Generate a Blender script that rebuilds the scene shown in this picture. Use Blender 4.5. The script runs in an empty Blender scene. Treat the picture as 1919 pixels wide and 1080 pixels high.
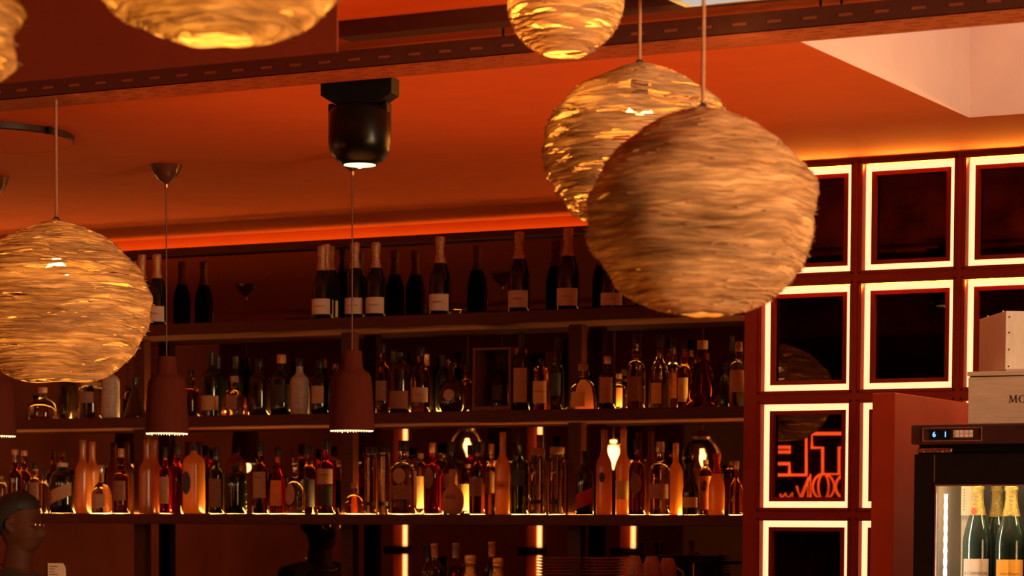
import bpy, bmesh, math, random
from mathutils import Vector, Matrix, noise
PI = math.pi
sc = bpy.context.scene
COL = sc.collection
R_ = math.radians

# ------------------------------------------------------------------ camera
FPX, CX, CY = 4900.0, 960.0, 1242.0
TH, PT, RL = R_(27.73), R_(-3.0), R_(0.275)
CAM = Vector((0, -10.2, 1.65))
FW = Vector((-math.sin(TH) * math.cos(PT), math.cos(TH) * math.cos(PT), math.sin(PT)))
_rt = Vector((math.cos(TH), math.sin(TH), 0)); _up = _rt.cross(FW)
XC = _rt * math.cos(RL) + _up * math.sin(RL)
YC = _up * math.cos(RL) - _rt * math.sin(RL)
cam_data = bpy.data.cameras.new('camera')
cam = bpy.data.objects.new('camera', cam_data); COL.objects.link(cam)
cam.matrix_world = Matrix.Translation(CAM) @ Matrix(((XC.x, YC.x, -FW.x), (XC.y, YC.y, -FW.y), (XC.z, YC.z, -FW.z))).to_4x4()
cam_data.sensor_width = 36.0
cam_data.lens = FPX / 1919 * 36
cam_data.shift_y = (CY - 540) / 1919
cam_data.clip_end = 200
cam_data.dof.use_dof = True
cam_data.dof.focus_distance = 8.7
cam_data.dof.aperture_fstop = 5.6
sc.camera = cam

# ------------------------------------------------------------------ world and view
sc.view_settings.view_transform = 'Standard'
sc.view_settings.look = 'None'
sc.view_settings.gamma = 1.0
sc.view_settings.use_curve_mapping = False
sc.view_settings.exposure = 0.0
w = bpy.data.worlds.new('room_glow'); sc.world = w; w.use_nodes = True
w.node_tree.nodes['Background'].inputs[0].default_value = (1.0, 0.24, 0.035, 1)
w.node_tree.nodes['Background'].inputs[1].default_value = 0.115
sc.cycles.max_bounces = 14
sc.cycles.transmission_bounces = 10
sc.cycles.glossy_bounces = 5
sc.cycles.diffuse_bounces = 3
sc.cycles.sample_clamp_indirect = 3.0
sc.cycles.blur_glossy = 0.0

def area_light(name, loc, target, sx, sy, power, col, spread=180):
    d = bpy.data.lights.new(name, 'AREA'); d.shape = 'RECTANGLE'; d.size = sx; d.size_y = sy
    d.energy = power; d.color = col; d.spread = R_(spread)
    o = bpy.data.objects.new(name, d); COL.objects.link(o); o.location = loc
    o.rotation_euler = (Vector(target) - Vector(loc)).to_track_quat('-Z', 'Y').to_euler()
    return o
# daylight through the shop window on the right of the room
area_light('window_daylight', (4.2, -6.4, 2.1), (-2.3, -4.7, 2.15), 3.4, 1.8, 84, (1.0, 0.62, 0.32), 42)
# sky over the open skylight shaft
area_light('skylight_daylight', (-1.6, -2.75, 3.95), (-1.6, -2.75, 0), 2.0, 1.5, 24, (1.0, 0.58, 0.40))
# added unseen red fill from below that brightens the ceiling
area_light('ceiling_fill', (-2.4, -4.0, 0.9), (-2.4, -4.0, 3.0), 4.8, 4.0, 30, (1.0, 0.27, 0.04), 90)

# added unseen fill that reddens the left wall seen in the mirror
area_light('left_wall_fill', (-9.3, -8.5, 1.5), (-11.0, -8.5, 1.5), 9.0, 0.5, 15, (1.0, 0.30, 0.10), 170)

# ------------------------------------------------------------------ pixel to place
def ray(px, py): return XC * ((px - CX) / FPX) - YC * ((py - CY) / FPX) + FW
def PY(px, py, Y):
    d = ray(px, py); return CAM + d * ((Y - CAM.y) / d.y)
def PZ(px, py, Z):
    d = ray(px, py); return CAM + d * ((Z - CAM.z) / d.z)
def depth(P): return (Vector(P) - CAM).dot(FW)
def scale_at(P): return FPX / depth(P)          # pixels per metre at a place

# ------------------------------------------------------------------ materials
MATS = {}
def nt(name):
    m = bpy.data.materials.new(name); m.use_nodes = True
    return m, m.node_tree, m.node_tree.nodes['Principled BSDF']
def mat(name, col, rough=0.5, metal=0.0, noise_amt=0.15, noise_scale=30, bump=0.0, stretch=(1, 1, 1), trans=0.0, ior=1.45, emit=None, es=0.0, spec=0.5, coat=0.0, sss=0.0):
    if name in MATS: return MATS[name]
    m, t, b = nt(name)
    N, L = t.nodes, t.links
    tc = N.new('ShaderNodeTexCoord'); mp = N.new('ShaderNodeMapping'); mp.inputs['Scale'].default_value = stretch
    L.new(tc.outputs['Object'], mp.inputs[0])
    nz = N.new('ShaderNodeTexNoise'); nz.inputs['Scale'].default_value = noise_scale; nz.inputs['Detail'].default_value = 5
    L.new(mp.outputs[0], nz.inputs['Vector'])
    rp = N.new('ShaderNodeValToRGB')
    a = 1 - noise_amt; c = 1 + noise_amt
    rp.color_ramp.elements[0].position = 0.3; rp.color_ramp.elements[1].position = 0.7
    rp.color_ramp.elements[0].color = (col[0] * a, col[1] * a, col[2] * a, 1)
    rp.color_ramp.elements[1].color = (min(col[0] * c, 1), min(col[1] * c, 1), min(col[2] * c, 1), 1)
    L.new(nz.outputs['Fac'], rp.inputs[0]); L.new(rp.outputs[0], b.inputs['Base Color'])
    b.inputs['Roughness'].default_value = rough; b.inputs['Metallic'].default_value = metal
    b.inputs['Transmission Weight'].default_value = trans; b.inputs['IOR'].default_value = ior
    b.inputs['Specular IOR Level'].default_value = spec
    b.inputs['Coat Weight'].default_value = coat
    if sss: b.inputs['Subsurface Weight'].default_value = sss; b.inputs['Subsurface Radius'].default_value = (.02, .01, .005)
    if emit: b.inputs['Emission Color'].default_value = (*emit, 1); b.inputs['Emission Strength'].default_value = es
    if bump:
        bp = N.new('ShaderNodeBump'); bp.inputs['Strength'].default_value = bump; bp.inputs['Distance'].default_value = 0.003
        L.new(nz.outputs['Fac'], bp.inputs['Height']); L.new(bp.outputs[0], b.inputs['Normal'])
    MATS[name] = m; return m
def frosted(name, col):
    if name in MATS: return MATS[name]
    m = bpy.data.materials.new(name); m.use_nodes = True; t = m.node_tree; N, L = t.nodes, t.links; N.clear()
    out = N.new('ShaderNodeOutputMaterial'); d = N.new('ShaderNodeBsdfDiffuse'); tr = N.new('ShaderNodeBsdfTranslucent'); g = N.new('ShaderNodeBsdfGlossy')
    nz = N.new('ShaderNodeTexNoise'); nz.inputs['Scale'].default_value = 60
    mx = N.new('ShaderNodeMix'); mx.data_type = 'RGBA'; L.new(nz.outputs['Fac'], mx.inputs[0])
    mx.inputs[6].default_value = (*[c * .85 for c in col], 1); mx.inputs[7].default_value = (*col, 1)
    for s in (d, tr): L.new(mx.outputs[2], s.inputs['Color'])
    g.inputs['Roughness'].default_value = .3
    m1 = N.new('ShaderNodeMixShader'); m1.inputs[0].default_value = .7; L.new(d.outputs[0], m1.inputs[1]); L.new(tr.outputs[0], m1.inputs[2])
    m2 = N.new('ShaderNodeMixShader'); m2.inputs[0].default_value = .12; L.new(m1.outputs[0], m2.inputs[1]); L.new(g.outputs[0], m2.inputs[2])
    L.new(m2.outputs[0], out.inputs[0]); MATS[name] = m; return m
def emissive(name, col, s):
    if name in MATS: return MATS[name]
    m = bpy.data.materials.new(name); m.use_nodes = True; t = m.node_tree; N, L = t.nodes, t.links; N.clear()
    out = N.new('ShaderNodeOutputMaterial'); e = N.new('ShaderNodeEmission'); e.inputs[0].default_value = (*col, 1); e.inputs[1].default_value = s
    L.new(e.outputs[0], out.inputs[0]); MATS[name] = m; return m

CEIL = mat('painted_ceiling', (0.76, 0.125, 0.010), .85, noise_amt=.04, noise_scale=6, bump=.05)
REDWALL = mat('red_painted_wood', (0.30, 0.038, 0.014), .6, spec=.25, noise_amt=.08, noise_scale=20)
CABRED = mat('cabinet_red_lacquer', (0.52, 0.085, 0.03), .5, spec=.3, noise_amt=.06, noise_scale=12)
SHELFM = mat('dark_stained_shelf', (0.085, 0.020, 0.008), .5, spec=.3, noise_amt=.2, noise_scale=12, stretch=(1, 12, 12))
FLOORM = mat('dark_floor_boards', (0.10, 0.045, 0.025), .5, noise_amt=.3, noise_scale=6, stretch=(1, 8, 1))
BACKW = mat('terracotta_plaster', (0.42, 0.12, 0.05), .8, noise_amt=.15, noise_scale=4)
SHAFT = mat('pale_shaft_paint', (0.80, 0.60, 0.50), .8, noise_amt=.03, noise_scale=8)
TRAYM = mat('cable_tray_metal', (0.07, 0.016, 0.009), .6, 0, noise_amt=.1)
TRAYB = mat('cable_tray_base', (0.40, 0.08, 0.02), .7, 0, noise_amt=.1)
SLOTM = mat('tray_slot_dark', (0.05, 0.015, 0.01), .7)
BLACK = mat('black_plastic', (0.0035, 0.0035, 0.0035), .55, spec=.2, noise_amt=.2)
BLACKS = mat('black_gloss', (0.004, 0.004, 0.004), .28, spec=.28, noise_amt=.1)
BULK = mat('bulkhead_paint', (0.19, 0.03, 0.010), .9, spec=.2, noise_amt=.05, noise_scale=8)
MIRROR = mat('smoked_mirror', (0.17, 0.115, 0.08), .012, 1.0, noise_amt=.12, noise_scale=2)
PMIRROR = mat('antique_panel_mirror', (0.06, 0.032, 0.024), .012, 1.0, noise_amt=.6, noise_scale=7)
LEDC = emissive('cream_led', (2.6, 0.93, 0.42), 1.0)
LEDO = emissive('orange_cove_led', (1.0, 0.42, 0.06), 4.2)
SHLED = emissive('amber_shelf_led', (1.0, 0.46, 0.10), 11.0)
GOLD = mat('gold_foil', (0.90, 0.50, 0.14), .34, .75, noise_amt=.55, noise_scale=160, bump=1.0)
ROSEF = mat('rose_gold_foil', (0.75, 0.35, 0.16), .36, .6, noise_amt=.6, noise_scale=200, bump=1.0)
BRASS = mat('brass', (0.8, 0.5, 0.2), .3, 1.0)
CREAM = mat('cream_paper', (0.72, 0.55, 0.40), .7, noise_amt=.05)
INK = mat('dark_ink', (0.03, 0.015, 0.012), .7)
TERRA = mat('terracotta_clay', (0.075, 0.012, 0.006), .9, spec=.15, noise_amt=.12, noise_scale=60, bump=.25, stretch=(1, 1, .1))

# ------------------------------------------------------------------ mesh helpers
class MB:
    def __init__(s): s.v = []; s.f = []; s.mi = []; s.m = 0
    def add(s, vs, fs):
        o = len(s.v); s.v += [tuple(v) for v in vs]
        for f in fs: s.f.append([o + i for i in f]); s.mi.append(s.m)
    def box(s, x0, y0, z0, x1, y1, z1):
        s.add([(x0, y0, z0), (x1, y0, z0), (x1, y1, z0), (x0, y1, z0), (x0, y0, z1), (x1, y0, z1), (x1, y1, z1), (x0, y1, z1)],
              [(0, 3, 2, 1), (4, 5, 6, 7), (0, 1, 5, 4), (1, 2, 6, 5), (2, 3, 7, 6), (3, 0, 4, 7)])
    def lathe(s, prof, seg=28, c=(0, 0, 0), sq=0.0, close=True, flat=1.0):
        n0 = []
        for r, z in prof:
            ring = []
            for k in range(seg):
                a = 2 * PI * k / seg
                rr = r * sqf(a, sq)
                ring.append((c[0] + rr * math.cos(a), c[1] + rr * math.sin(a) * flat, c[2] + z))
            n0.append(ring)
        vs = [p for r in n0 for p in r]; fs = []
        for i in range(len(prof) - 1):
            for k in range(seg):
                a, b = i * seg + k, i * seg + (k + 1) % seg
                fs.append((a, b, b + seg, a + seg))
        if close:
            fs.append(tuple(range(seg))[::-1]); fs.append(tuple((len(prof) - 1) * seg + k for k in range(seg)))
        s.add(vs, fs)
    def tube(s, pts, r, seg=8, closed=False, rr=None):
        pts = [Vector(p) for p in pts]; n = len(pts); vs = []; fs = []; prev = None
        for i, p in enumerate(pts):
            a = pts[(i - 1) % n] if closed or i > 0 else p
            b = pts[(i + 1) % n] if closed or i < n - 1 else p
            t = (b - a).normalized()
            if prev is None: u = t.orthogonal().normalized()
            else:
                u = prev - t * prev.dot(t)
                u = u.normalized() if u.length > 1e-6 else t.orthogonal().normalized()
            prev = u; v = t.cross(u)
            ra = rr[i] if rr else r
            for k in range(seg):
                q = 2 * PI * k / seg; vs.append(p + u * (ra * math.cos(q)) + v * (ra * math.sin(q)))
        m = n if closed else n - 1
        for i in range(m):
            for k in range(seg):
                a, b = i * seg + k, i * seg + (k + 1) % seg; j = ((i + 1) % n) * seg
                fs.append((a, b, j + (k + 1) % seg, j + k))
        if not closed:
            fs.append(tuple(range(seg))[::-1]); fs.append(tuple((n - 1) * seg + k for k in range(seg)))
        s.add(vs, fs)
    def build(s, name, mats, parent=None, smooth=False, loc=None, bevel=0):
        me = bpy.data.meshes.new(name); me.from_pydata(s.v, [], s.f)
        if not isinstance(mats, (list, tuple)): mats = [mats]
        for m in mats: me.materials.append(m)
        for p, i in zip(me.polygons, s.mi): p.material_index = i
        if smooth:
            for p in me.polygons: p.use_smooth = True
            try: me.set_sharp_from_angle(angle=R_(42))
            except Exception: pass
        me.update()
        o = bpy.data.objects.new(name, me); COL.objects.link(o)
        if parent: o.parent = parent
        if loc is not None: o.location = loc
        if bevel:
            b = o.modifiers.new('bevel', 'BEVEL'); b.width = bevel; b.segments = 2; b.limit_method = 'ANGLE'
        return o
def sqf(a, sq):
    if sq <= 0: return 1.0
    n = 6.0; f = (abs(math.cos(a)) ** n + abs(math.sin(a)) ** n) ** (-1 / n)
    return 1 + (f - 1) * sq - .08 * sq
def tag(o, label=None, cat=None, group=None, kind=None):
    if label: o['label'] = label
    if cat: o['category'] = cat
    if group: o['group'] = group
    if kind: o['kind'] = kind
    return o
def empty(name, loc, rz=0):
    o = bpy.data.objects.new(name, None); COL.objects.link(o); o.location = loc; o.rotation_euler = (0, 0, rz); o.empty_display_size = .05
    return o
def struct(name, mb, m, **k):
    return tag(mb.build(name, m, **k), kind='structure')
_TX = {}
def text_mesh(s):
    """flat letters: verts in unit cap height centred, faces"""
    if s in _TX: return _TX[s]
    cu = bpy.data.curves.new('t', 'FONT'); cu.body = s; cu.align_x = 'CENTER'; cu.align_y = 'CENTER'; cu.resolution_u = 2
    o = bpy.data.objects.new('t', cu); COL.objects.link(o)
    dg = bpy.context.evaluated_depsgraph_get(); me = bpy.data.meshes.new_from_object(o.evaluated_get(dg))
    vs = [(v.co.x, v.co.y) for v in me.vertices]; fs = [tuple(p.vertices) for p in me.polygons]
    bpy.data.objects.remove(o); bpy.data.curves.remove(cu); bpy.data.meshes.remove(me)
    xs = [v[0] for v in vs]; ys = [v[1] for v in vs]
    cx, cy = (min(xs) + max(xs)) / 2, (min(ys) + max(ys)) / 2; h = max(ys) - min(ys)
    vs = [((x - cx) / h, (y - cy) / h) for x, y in vs]
    wd = (max(xs) - min(xs)) / h
    _TX[s] = (vs, fs, wd); return _TX[s]

# ------------------------------------------------------------------ the room
ZC = 2.987
WY = -1.14                         # face of the grid wall
XL, XR, YN = -11.0, 4.5, -14.5
SX0, SY0, SY1, SX1 = -2.70, -3.55, -1.877, -0.6     # skylight opening
mb = MB()
for (a, b, c, d) in ((XL, YN, SX0, 0.1), (SX1, YN, XR, 0.1), (SX0, YN, SX1, SY0), (SX0, SY1, SX1, 0.1)):
    mb.box(a, b, ZC, c, d, ZC + .12)
struct('ceiling', mb, CEIL)
mb = MB(); h = 1.0
mb.box(SX0 - .03, SY0, ZC + .001, SX0 + .003, SY1, ZC + h); mb.box(SX0, SY1 - .003, ZC + .001, SX1, SY1 + .03, ZC + h)
mb.box(SX1 - .003, SY0, ZC + .001, SX1 + .03, SY1, ZC + h); mb.box(SX0, SY0 - .03, ZC + .001, SX1, SY0 + .003, ZC + h)
struct('trim_1', mb, SHAFT)
mb = MB(); mb.box(XL, YN, -.1, XR, .2, 0); struct('floor', mb, FLOORM)
mb = MB(); mb.box(XL, .012, 0, -3.6, .12, ZC); struct('wall_back', mb, REDWALL)
mb = MB(); mb.box(XR, YN, 0, XR + .1, WY, ZC); struct('wall_right', mb, BACKW)
mb = MB(); mb.box(XL - .1, YN, 0, XL, .1, ZC); struct('wall_left', mb, BACKW)
mb = MB(); mb.box(-9.5, YN - .1, 0, 1.6, YN, ZC); mb.box(1.6, YN - .1, 0, XR, YN, .9); struct('wall_front', mb, BACKW)
# mirror behind the shelves and the header board with its hidden strip
mb = MB(); mb.box(-10.5, 0, .95, -3.79, .010, 2.905); o = struct('wall_mirror', mb, MIRROR)
mb = MB(); mb.box(-10.5, -.075, 2.905, -3.79, -.012, 2.915); mb.box(-10.5, -.075, 2.915, -3.79, -.067, 2.934); struct('trim_2', mb, SHELFM)
mb = MB(); mb.box(-10.5, -.012, 2.9155, -3.79, .010, ZC - .001); struct('trim_4', mb, CEIL)
mb = MB(); mb.box(-10.4, -.05, 2.9155, -3.82, -.025, 2.921)
tag(mb.build('cove_light_strip', LEDO), 'orange light strip hidden along the top of the mirrored shelf wall', 'light strip')

# grid wall with lit mirror boxes ------------------------------------------------
cols = [(1425, 1592), (1614, 1786), (1806, 1985)]
rows = [(303, 512), (529, 732), (750, 955), (972, 1185)]
refx, refy = 1600, 740
def colx(px): return PY(px, refy, WY).x
colx_ = [(PY(1425, 840, WY).x, PY(1590, 840, WY).x), (PY(1611, 840, WY).x, PY(1782, 840, WY).x)]
pitch = colx_[1][0] - colx_[0][0]; cwid = colx_[0][1] - colx_[0][0]
rowz = []
for a, b in ((306, 508), (532, 727), (752, 955)):
    rowz.append((PY(1600, a + 3, WY).z, PY(1600, b + 1, WY).z))
rp = (rowz[0][0] - rowz[2][0]) / 2; rh = sum(a - b for a, b in rowz) / 3
z0 = rowz[0][0]
RZ = [(z0 - i * rp, z0 - i * rp - rh) for i in range(5)]
X0W = PY(1394, 800, WY).x
NC = 8; CXS = [(colx_[0][0] + i * pitch, colx_[0][0] + i * pitch + cwid) for i in range(NC)]
mb = MB()
D = .13
xs = [X0W] + [v for c in CXS for v in c] + [XR]
for i in range(0, len(xs), 2): mb.box(xs[i], WY, 0, xs[i + 1], WY + D, ZC)
for c in CXS:
    zz = [ZC] + [v for r in RZ for v in r] + [0]
    for i in range(0, len(zz), 2): mb.box(c[0], WY, zz[i + 1], c[1], WY + D, zz[i])
mb.box(X0W, WY + D, 0, XR, WY + D + .03, ZC); mb.box(X0W, WY + D + .03, 0, X0W + .05, .0, ZC)
# raised lip on every rail
for c in CXS[:5]:
    for r in RZ:
        e = .006; g = .010
        mb.box(c[0] - g, WY - .004, r[1] - g, c[0] - g + e, WY, r[0] + g); mb.box(c[1] + g - e, WY - .004, r[1] - g, c[1] + g, WY, r[0] + g)
        mb.box(c[0] - g, WY - .004, r[0] + g - e, c[1] + g, WY, r[0] + g); mb.box(c[0] - g, WY - .004, r[1] - g, c[1] + g, WY, r[1] - g + e)
struct('wall_grid', mb, REDWALL)
def ring(mb, x0, x1, z0, z1, w, ya, yb):
    mb.box(x0, ya, z1, x0 + w, yb, z0); mb.box(x1 - w, ya, z1, x1, yb, z0)
    mb.box(x0 + w, ya, z0 - w, x1 - w, yb, z0); mb.box(x0 + w, ya, z1, x1 - w, yb, z1 + w)
rn = ['top row', 'second row', 'third row', 'fourth row', 'fifth row']
cn = ['leftmost column', 'second column', 'third column', 'fourth column', 'fifth column']
for i, c in enumerate(CXS[:5]):
    for j, r in enumerate(RZ):
        if j == 4 and i > 1: continue
        e = empty('lit_mirror_panel', (0, 0, 0))
        mb = MB(); ring(mb, c[0], c[1], r[0], r[1], .024, WY + .038, WY + .100); mb.build('light_frame', LEDC, e)
        mb = MB(); ring(mb, c[0] + .024, c[1] - .024, r[0] - .024, r[1] + .024, .015, WY + .032, WY + .104); mb.build('inner_frame', REDWALL, e)
        mb = MB(); mb.box(c[0] + .037, WY + .056, r[1] + .037, c[1] - .037, WY + .066, r[0] - .037); mb.build('mirror_pane', PMIRROR, e)
        if j < 2:
            ld = bpy.data.lights.new('strip_light', 'AREA'); ld.shape = 'RECTANGLE'; ld.size = c[1] - c[0] - .02; ld.size_y = .012; ld.energy = 3.2; ld.color = (1, .34, .03)
            lo = bpy.data.objects.new('strip_light', ld); COL.objects.link(lo); lo.parent = e; lo.location = ((c[0] + c[1]) / 2, WY + .030, r[0] - .010); lo.rotation_euler = (R_(-125), 0, 0)
        extra = ' with red letters' if (i == 0 and j == 2) else ''
        tag(e, 'dark mirror box in cream light frame%s, %s, %s' % (extra, rn[j], cn[i]), 'mirror', 'lit mirror boxes in the grid wall')

# ------------------------------------------------------------------ shelves
XS0 = -10.4; XS1 = X0W - .003
SHZ = [2.563, 2.142, 1.697]; SHT = [.052, .050, .047]; SHF = -.285
sn = ['upper', 'middle', 'lower']
for k in range(3):
    e = empty('bar_shelf', (XS0, 0, SHZ[k]))
    mb = MB(); mb.box(0, SHF, -SHT[k], XS1 - XS0, -.002, 0); mb.build('board', SHELFM, e, bevel=.003)
    mb = MB(); mb.box(0, -.128, .0, XS1 - XS0, -.108, .0004)
    st = (6.0, 60.0, 150.0)[k]
    mb.build('light_strip', emissive('amber_shelf_led_%s' % sn[k], (1.0, .47, .10), st), e)
    tag(e, '%s long dark wooden shelf fixed along the mirrored bar wall' % sn[k], 'shelf', 'long shelves on the bar wall')
# posts
post_px = [(245, 272, 'left edge of the photo'), (640, 666, 'middle of the shelves'), (1066, 1092, 'right end of the shelves')]
dx = PY(1066, 700, -.125).x - PY(640, 700, -.125).x
px0 = PY(640, 700, -.125).x
for k in range(-3, 2):
    x = px0 + k * dx
    zs = [(SHZ[0] + .001, 2.904), (SHZ[1] + .001, SHZ[0] - SHT[0] - .001), (SHZ[2] + .001, SHZ[1] - SHT[1] - .001), (.951, SHZ[2] - SHT[2] - .001)]
    for j, (a, b) in enumerate(zs):
        if j == 0: continue
        mb = MB(); mb.box(x, -.125, a, x + .062, -.075, b)
        wh = {-3: 'beyond the left edge', -2: 'beyond the left edge', -1: 'left of the three visible posts', 0: 'middle of the three visible posts', 1: 'right of the three visible posts'}[k]
        if k < -1: continue
        tag(mb.build('shelf_post', SHELFM), 'dark wooden upright %s, %s' % (('', 'under the upper shelf', 'under the middle shelf', 'under the lower shelf')[j], wh), 'post', 'uprights between the shelves')

# ------------------------------------------------------------------ bottles
PROF = {
 'champ': ([(.9, 0), (1, .015), (1, .40), (.985, .46), (.90, .53), (.74, .60), (.56, .67), (.43, .74), (.37, .80), (.36, .86)],
           [(.585, .665), (.45, .74), (.395, .80), (.38, .86), (.44, .875), (.46, .885), (.42, .90), (.46, .93), (.46, .975), (.40, 1)]),
 'wine': ([(.9, 0), (1, .015), (1, .58), (.96, .63), (.8, .68), (.5, .73), (.37, .77), (.34, .82), (.34, .9)], [(.37, .80), (.36, .96), (.39, .965), (.39, .995), (.33, 1)]),
 'spirit': ([(.92, 0), (1, .02), (1, .56), (.97, .61), (.84, .66), (.58, .70), (.40, .74), (.36, .80), (.36, .87)], [(.41, .855), (.42, .87), (.42, .99), (.38, 1)]),
 'bulbneck': ([(.92, 0), (1, .02), (1, .50), (.95, .56), (.75, .61), (.48, .64), (.42, .67), (.52, .72), (.50, .78), (.34, .84), (.34, .87)], [(.40, .865), (.41, .88), (.41, .99), (.37, 1)]),
 'vodka': ([(.94, 0), (1, .015), (1, .54), (.98, .59), (.86, .64), (.64, .68), (.47, .72), (.42, .77), (.41, .93)], [(.45, .92), (.45, .995), (.42, 1)]),
 'dome': ([(.95, 0), (1, .03), (1, .30), (.95, .42), (.80, .53), (.52, .60), (.30, .64), (.26, .70), (.26, .84)], [(.31, .83), (.33, .85), (.33, .98), (.28, 1)]),
 'globe': ([(.5, 0), (.75, .02), (.95, .12), (1, .26), (.96, .40), (.76, .53), (.42, .61), (.27, .66), (.25, .72), (.25, .84)], [(.31, .83), (.34, .86), (.34, .97), (.25, 1)]),
 'cone': ([(.98, 0), (1, .03), (.72, .30), (.42, .58), (.27, .70), (.24, .76), (.24, .88)], [(.29, .87), (.30, .89), (.30, .99), (.25, 1)]),
 'jar': ([(.95, 0), (1, .03), (1, .78), (.94, .84), (.78, .87), (.78, .90)], [(.86, .895), (.87, .91), (.87, .99), (.8, 1)]),
 'lowneck': ([(.94, 0), (1, .02), (1, .70), (.96, .76), (.80, .82), (.46, .86), (.34, .88), (.33, .93)], [(.38, .92), (.40, .93), (.40, .995), (.36, 1)]),
 'bell': ([(.98, 0), (1, .03), (.96, .35), (.86, .52), (.60, .62), (.36, .68), (.28, .74), (.28, .86)], [(.34, .85), (.36, .87), (.36, .99), (.3, 1)]),
}
def G(name):
    T = dict(
      blackglass=lambda: mat('black_green_glass', (.006, .009, .006), .07, noise_amt=.1, spec=.7),
      darkglass=lambda: mat('dark_brown_glass', (.020, .009, .004), .07, noise_amt=.1, spec=.7),
      clear=lambda: mat('clear_glass', (.96, .82, .60), .01, noise_amt=.01, trans=1, ior=1.33),
      amber=lambda: mat('amber_glass', (.80, .30, .06), .02, noise_amt=.02, trans=1, ior=1.36),
      brown=lambda: mat('brown_glass', (.34, .08, .02), .02, noise_amt=.05, trans=1, ior=1.36),
      red=lambda: mat('red_glass', (.85, .03, .01), .02, noise_amt=.05, trans=1, ior=1.36),
      green=lambda: mat('green_glass', (.16, .28, .12), .02, noise_amt=.05, trans=1, ior=1.36),
      blue=lambda: mat('blue_grey_glass', (.22, .25, .28), .02, noise_amt=.05, trans=1, ior=1.36),
      frost=lambda: frosted('frosted_glass', (.64, .26, .055)),
      frosty=lambda: frosted('yellow_frosted_glass', (.90, .42, .05)),
      stone=lambda: mat('grey_stoneware', (.42, .33, .27), .45, noise_amt=.2, noise_scale=80),
      clay=lambda: mat('ochre_stoneware', (.50, .24, .11), .5, noise_amt=.15, noise_scale=60),
      black=lambda: BLACKS, gold=lambda: GOLD, rose=lambda: ROSEF, cream=lambda: CREAM,
      cork=lambda: mat('cork', (.45, .25, .13), .8, noise_amt=.3, noise_scale=120),
      dark=lambda: mat('dark_cap', (.02, .015, .013), .35),
      brass=lambda: BRASS,
      redcap=lambda: mat('red_cap', (.5, .03, .02), .4),
      silver=lambda: mat('silver_cap', (.6, .55, .5), .3, .8),
      L_cream=lambda: CREAM,
      L_brown=lambda: mat('brown_label_paper', (.28, .14, .08), .7, noise_amt=.15, noise_scale=80),
      L_yellow=lambda: mat('yellow_label_paper', (.85, .60, .22), .7, noise_amt=.05),
      L_sun=lambda: mat('sunny_label_paper', (.95, .45, .04), .7, noise_amt=.04),
      L_orange=lambda: mat('orange_label_paper', (.80, .28, .06), .7, noise_amt=.1),
      L_dark=lambda: mat('dark_label_paper', (.03, .025, .025), .6, noise_amt=.2),
      L_red=lambda: mat('red_label_paper', (.45, .04, .02), .7, noise_amt=.15),
      L_blue=lambda: mat('blue_grey_label', (.05, .08, .09), .6, noise_amt=.2),
      L_tan=lambda: mat('tan_label_paper', (.50, .30, .17), .7, noise_amt=.1, noise_scale=60),
      none=lambda: None)
    return T[name]()
def interp(prof, h):
    for (r0, z0_), (r1, z1_) in zip(prof, prof[1:]):
        if z0_ <= h <= z1_: return r0 + (r1 - r0) * (h - z0_) / max(1e-6, z1_ - z0_)
    return prof[-1][0]
def smooth_prof(p, it=1):
    for _ in range(it):
        q = [p[0]]
        for a, b in zip(p, p[1:]):
            q += [(a[0] * .75 + b[0] * .25, a[1] * .75 + b[1] * .25), (a[0] * .25 + b[0] * .75, a[1] * .25 + b[1] * .75)]
        q.append(p[-1]); p = q
    return p
def on_surface(prof, R, H, sq, a, h, off, flat=1.0):
    rr = interp(prof, h) * R * sqf(a, sq * (1 if h < .6 else 0)) + off
    return (rr * math.cos(a), rr * math.sin(a) * flat, h * H)
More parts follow.
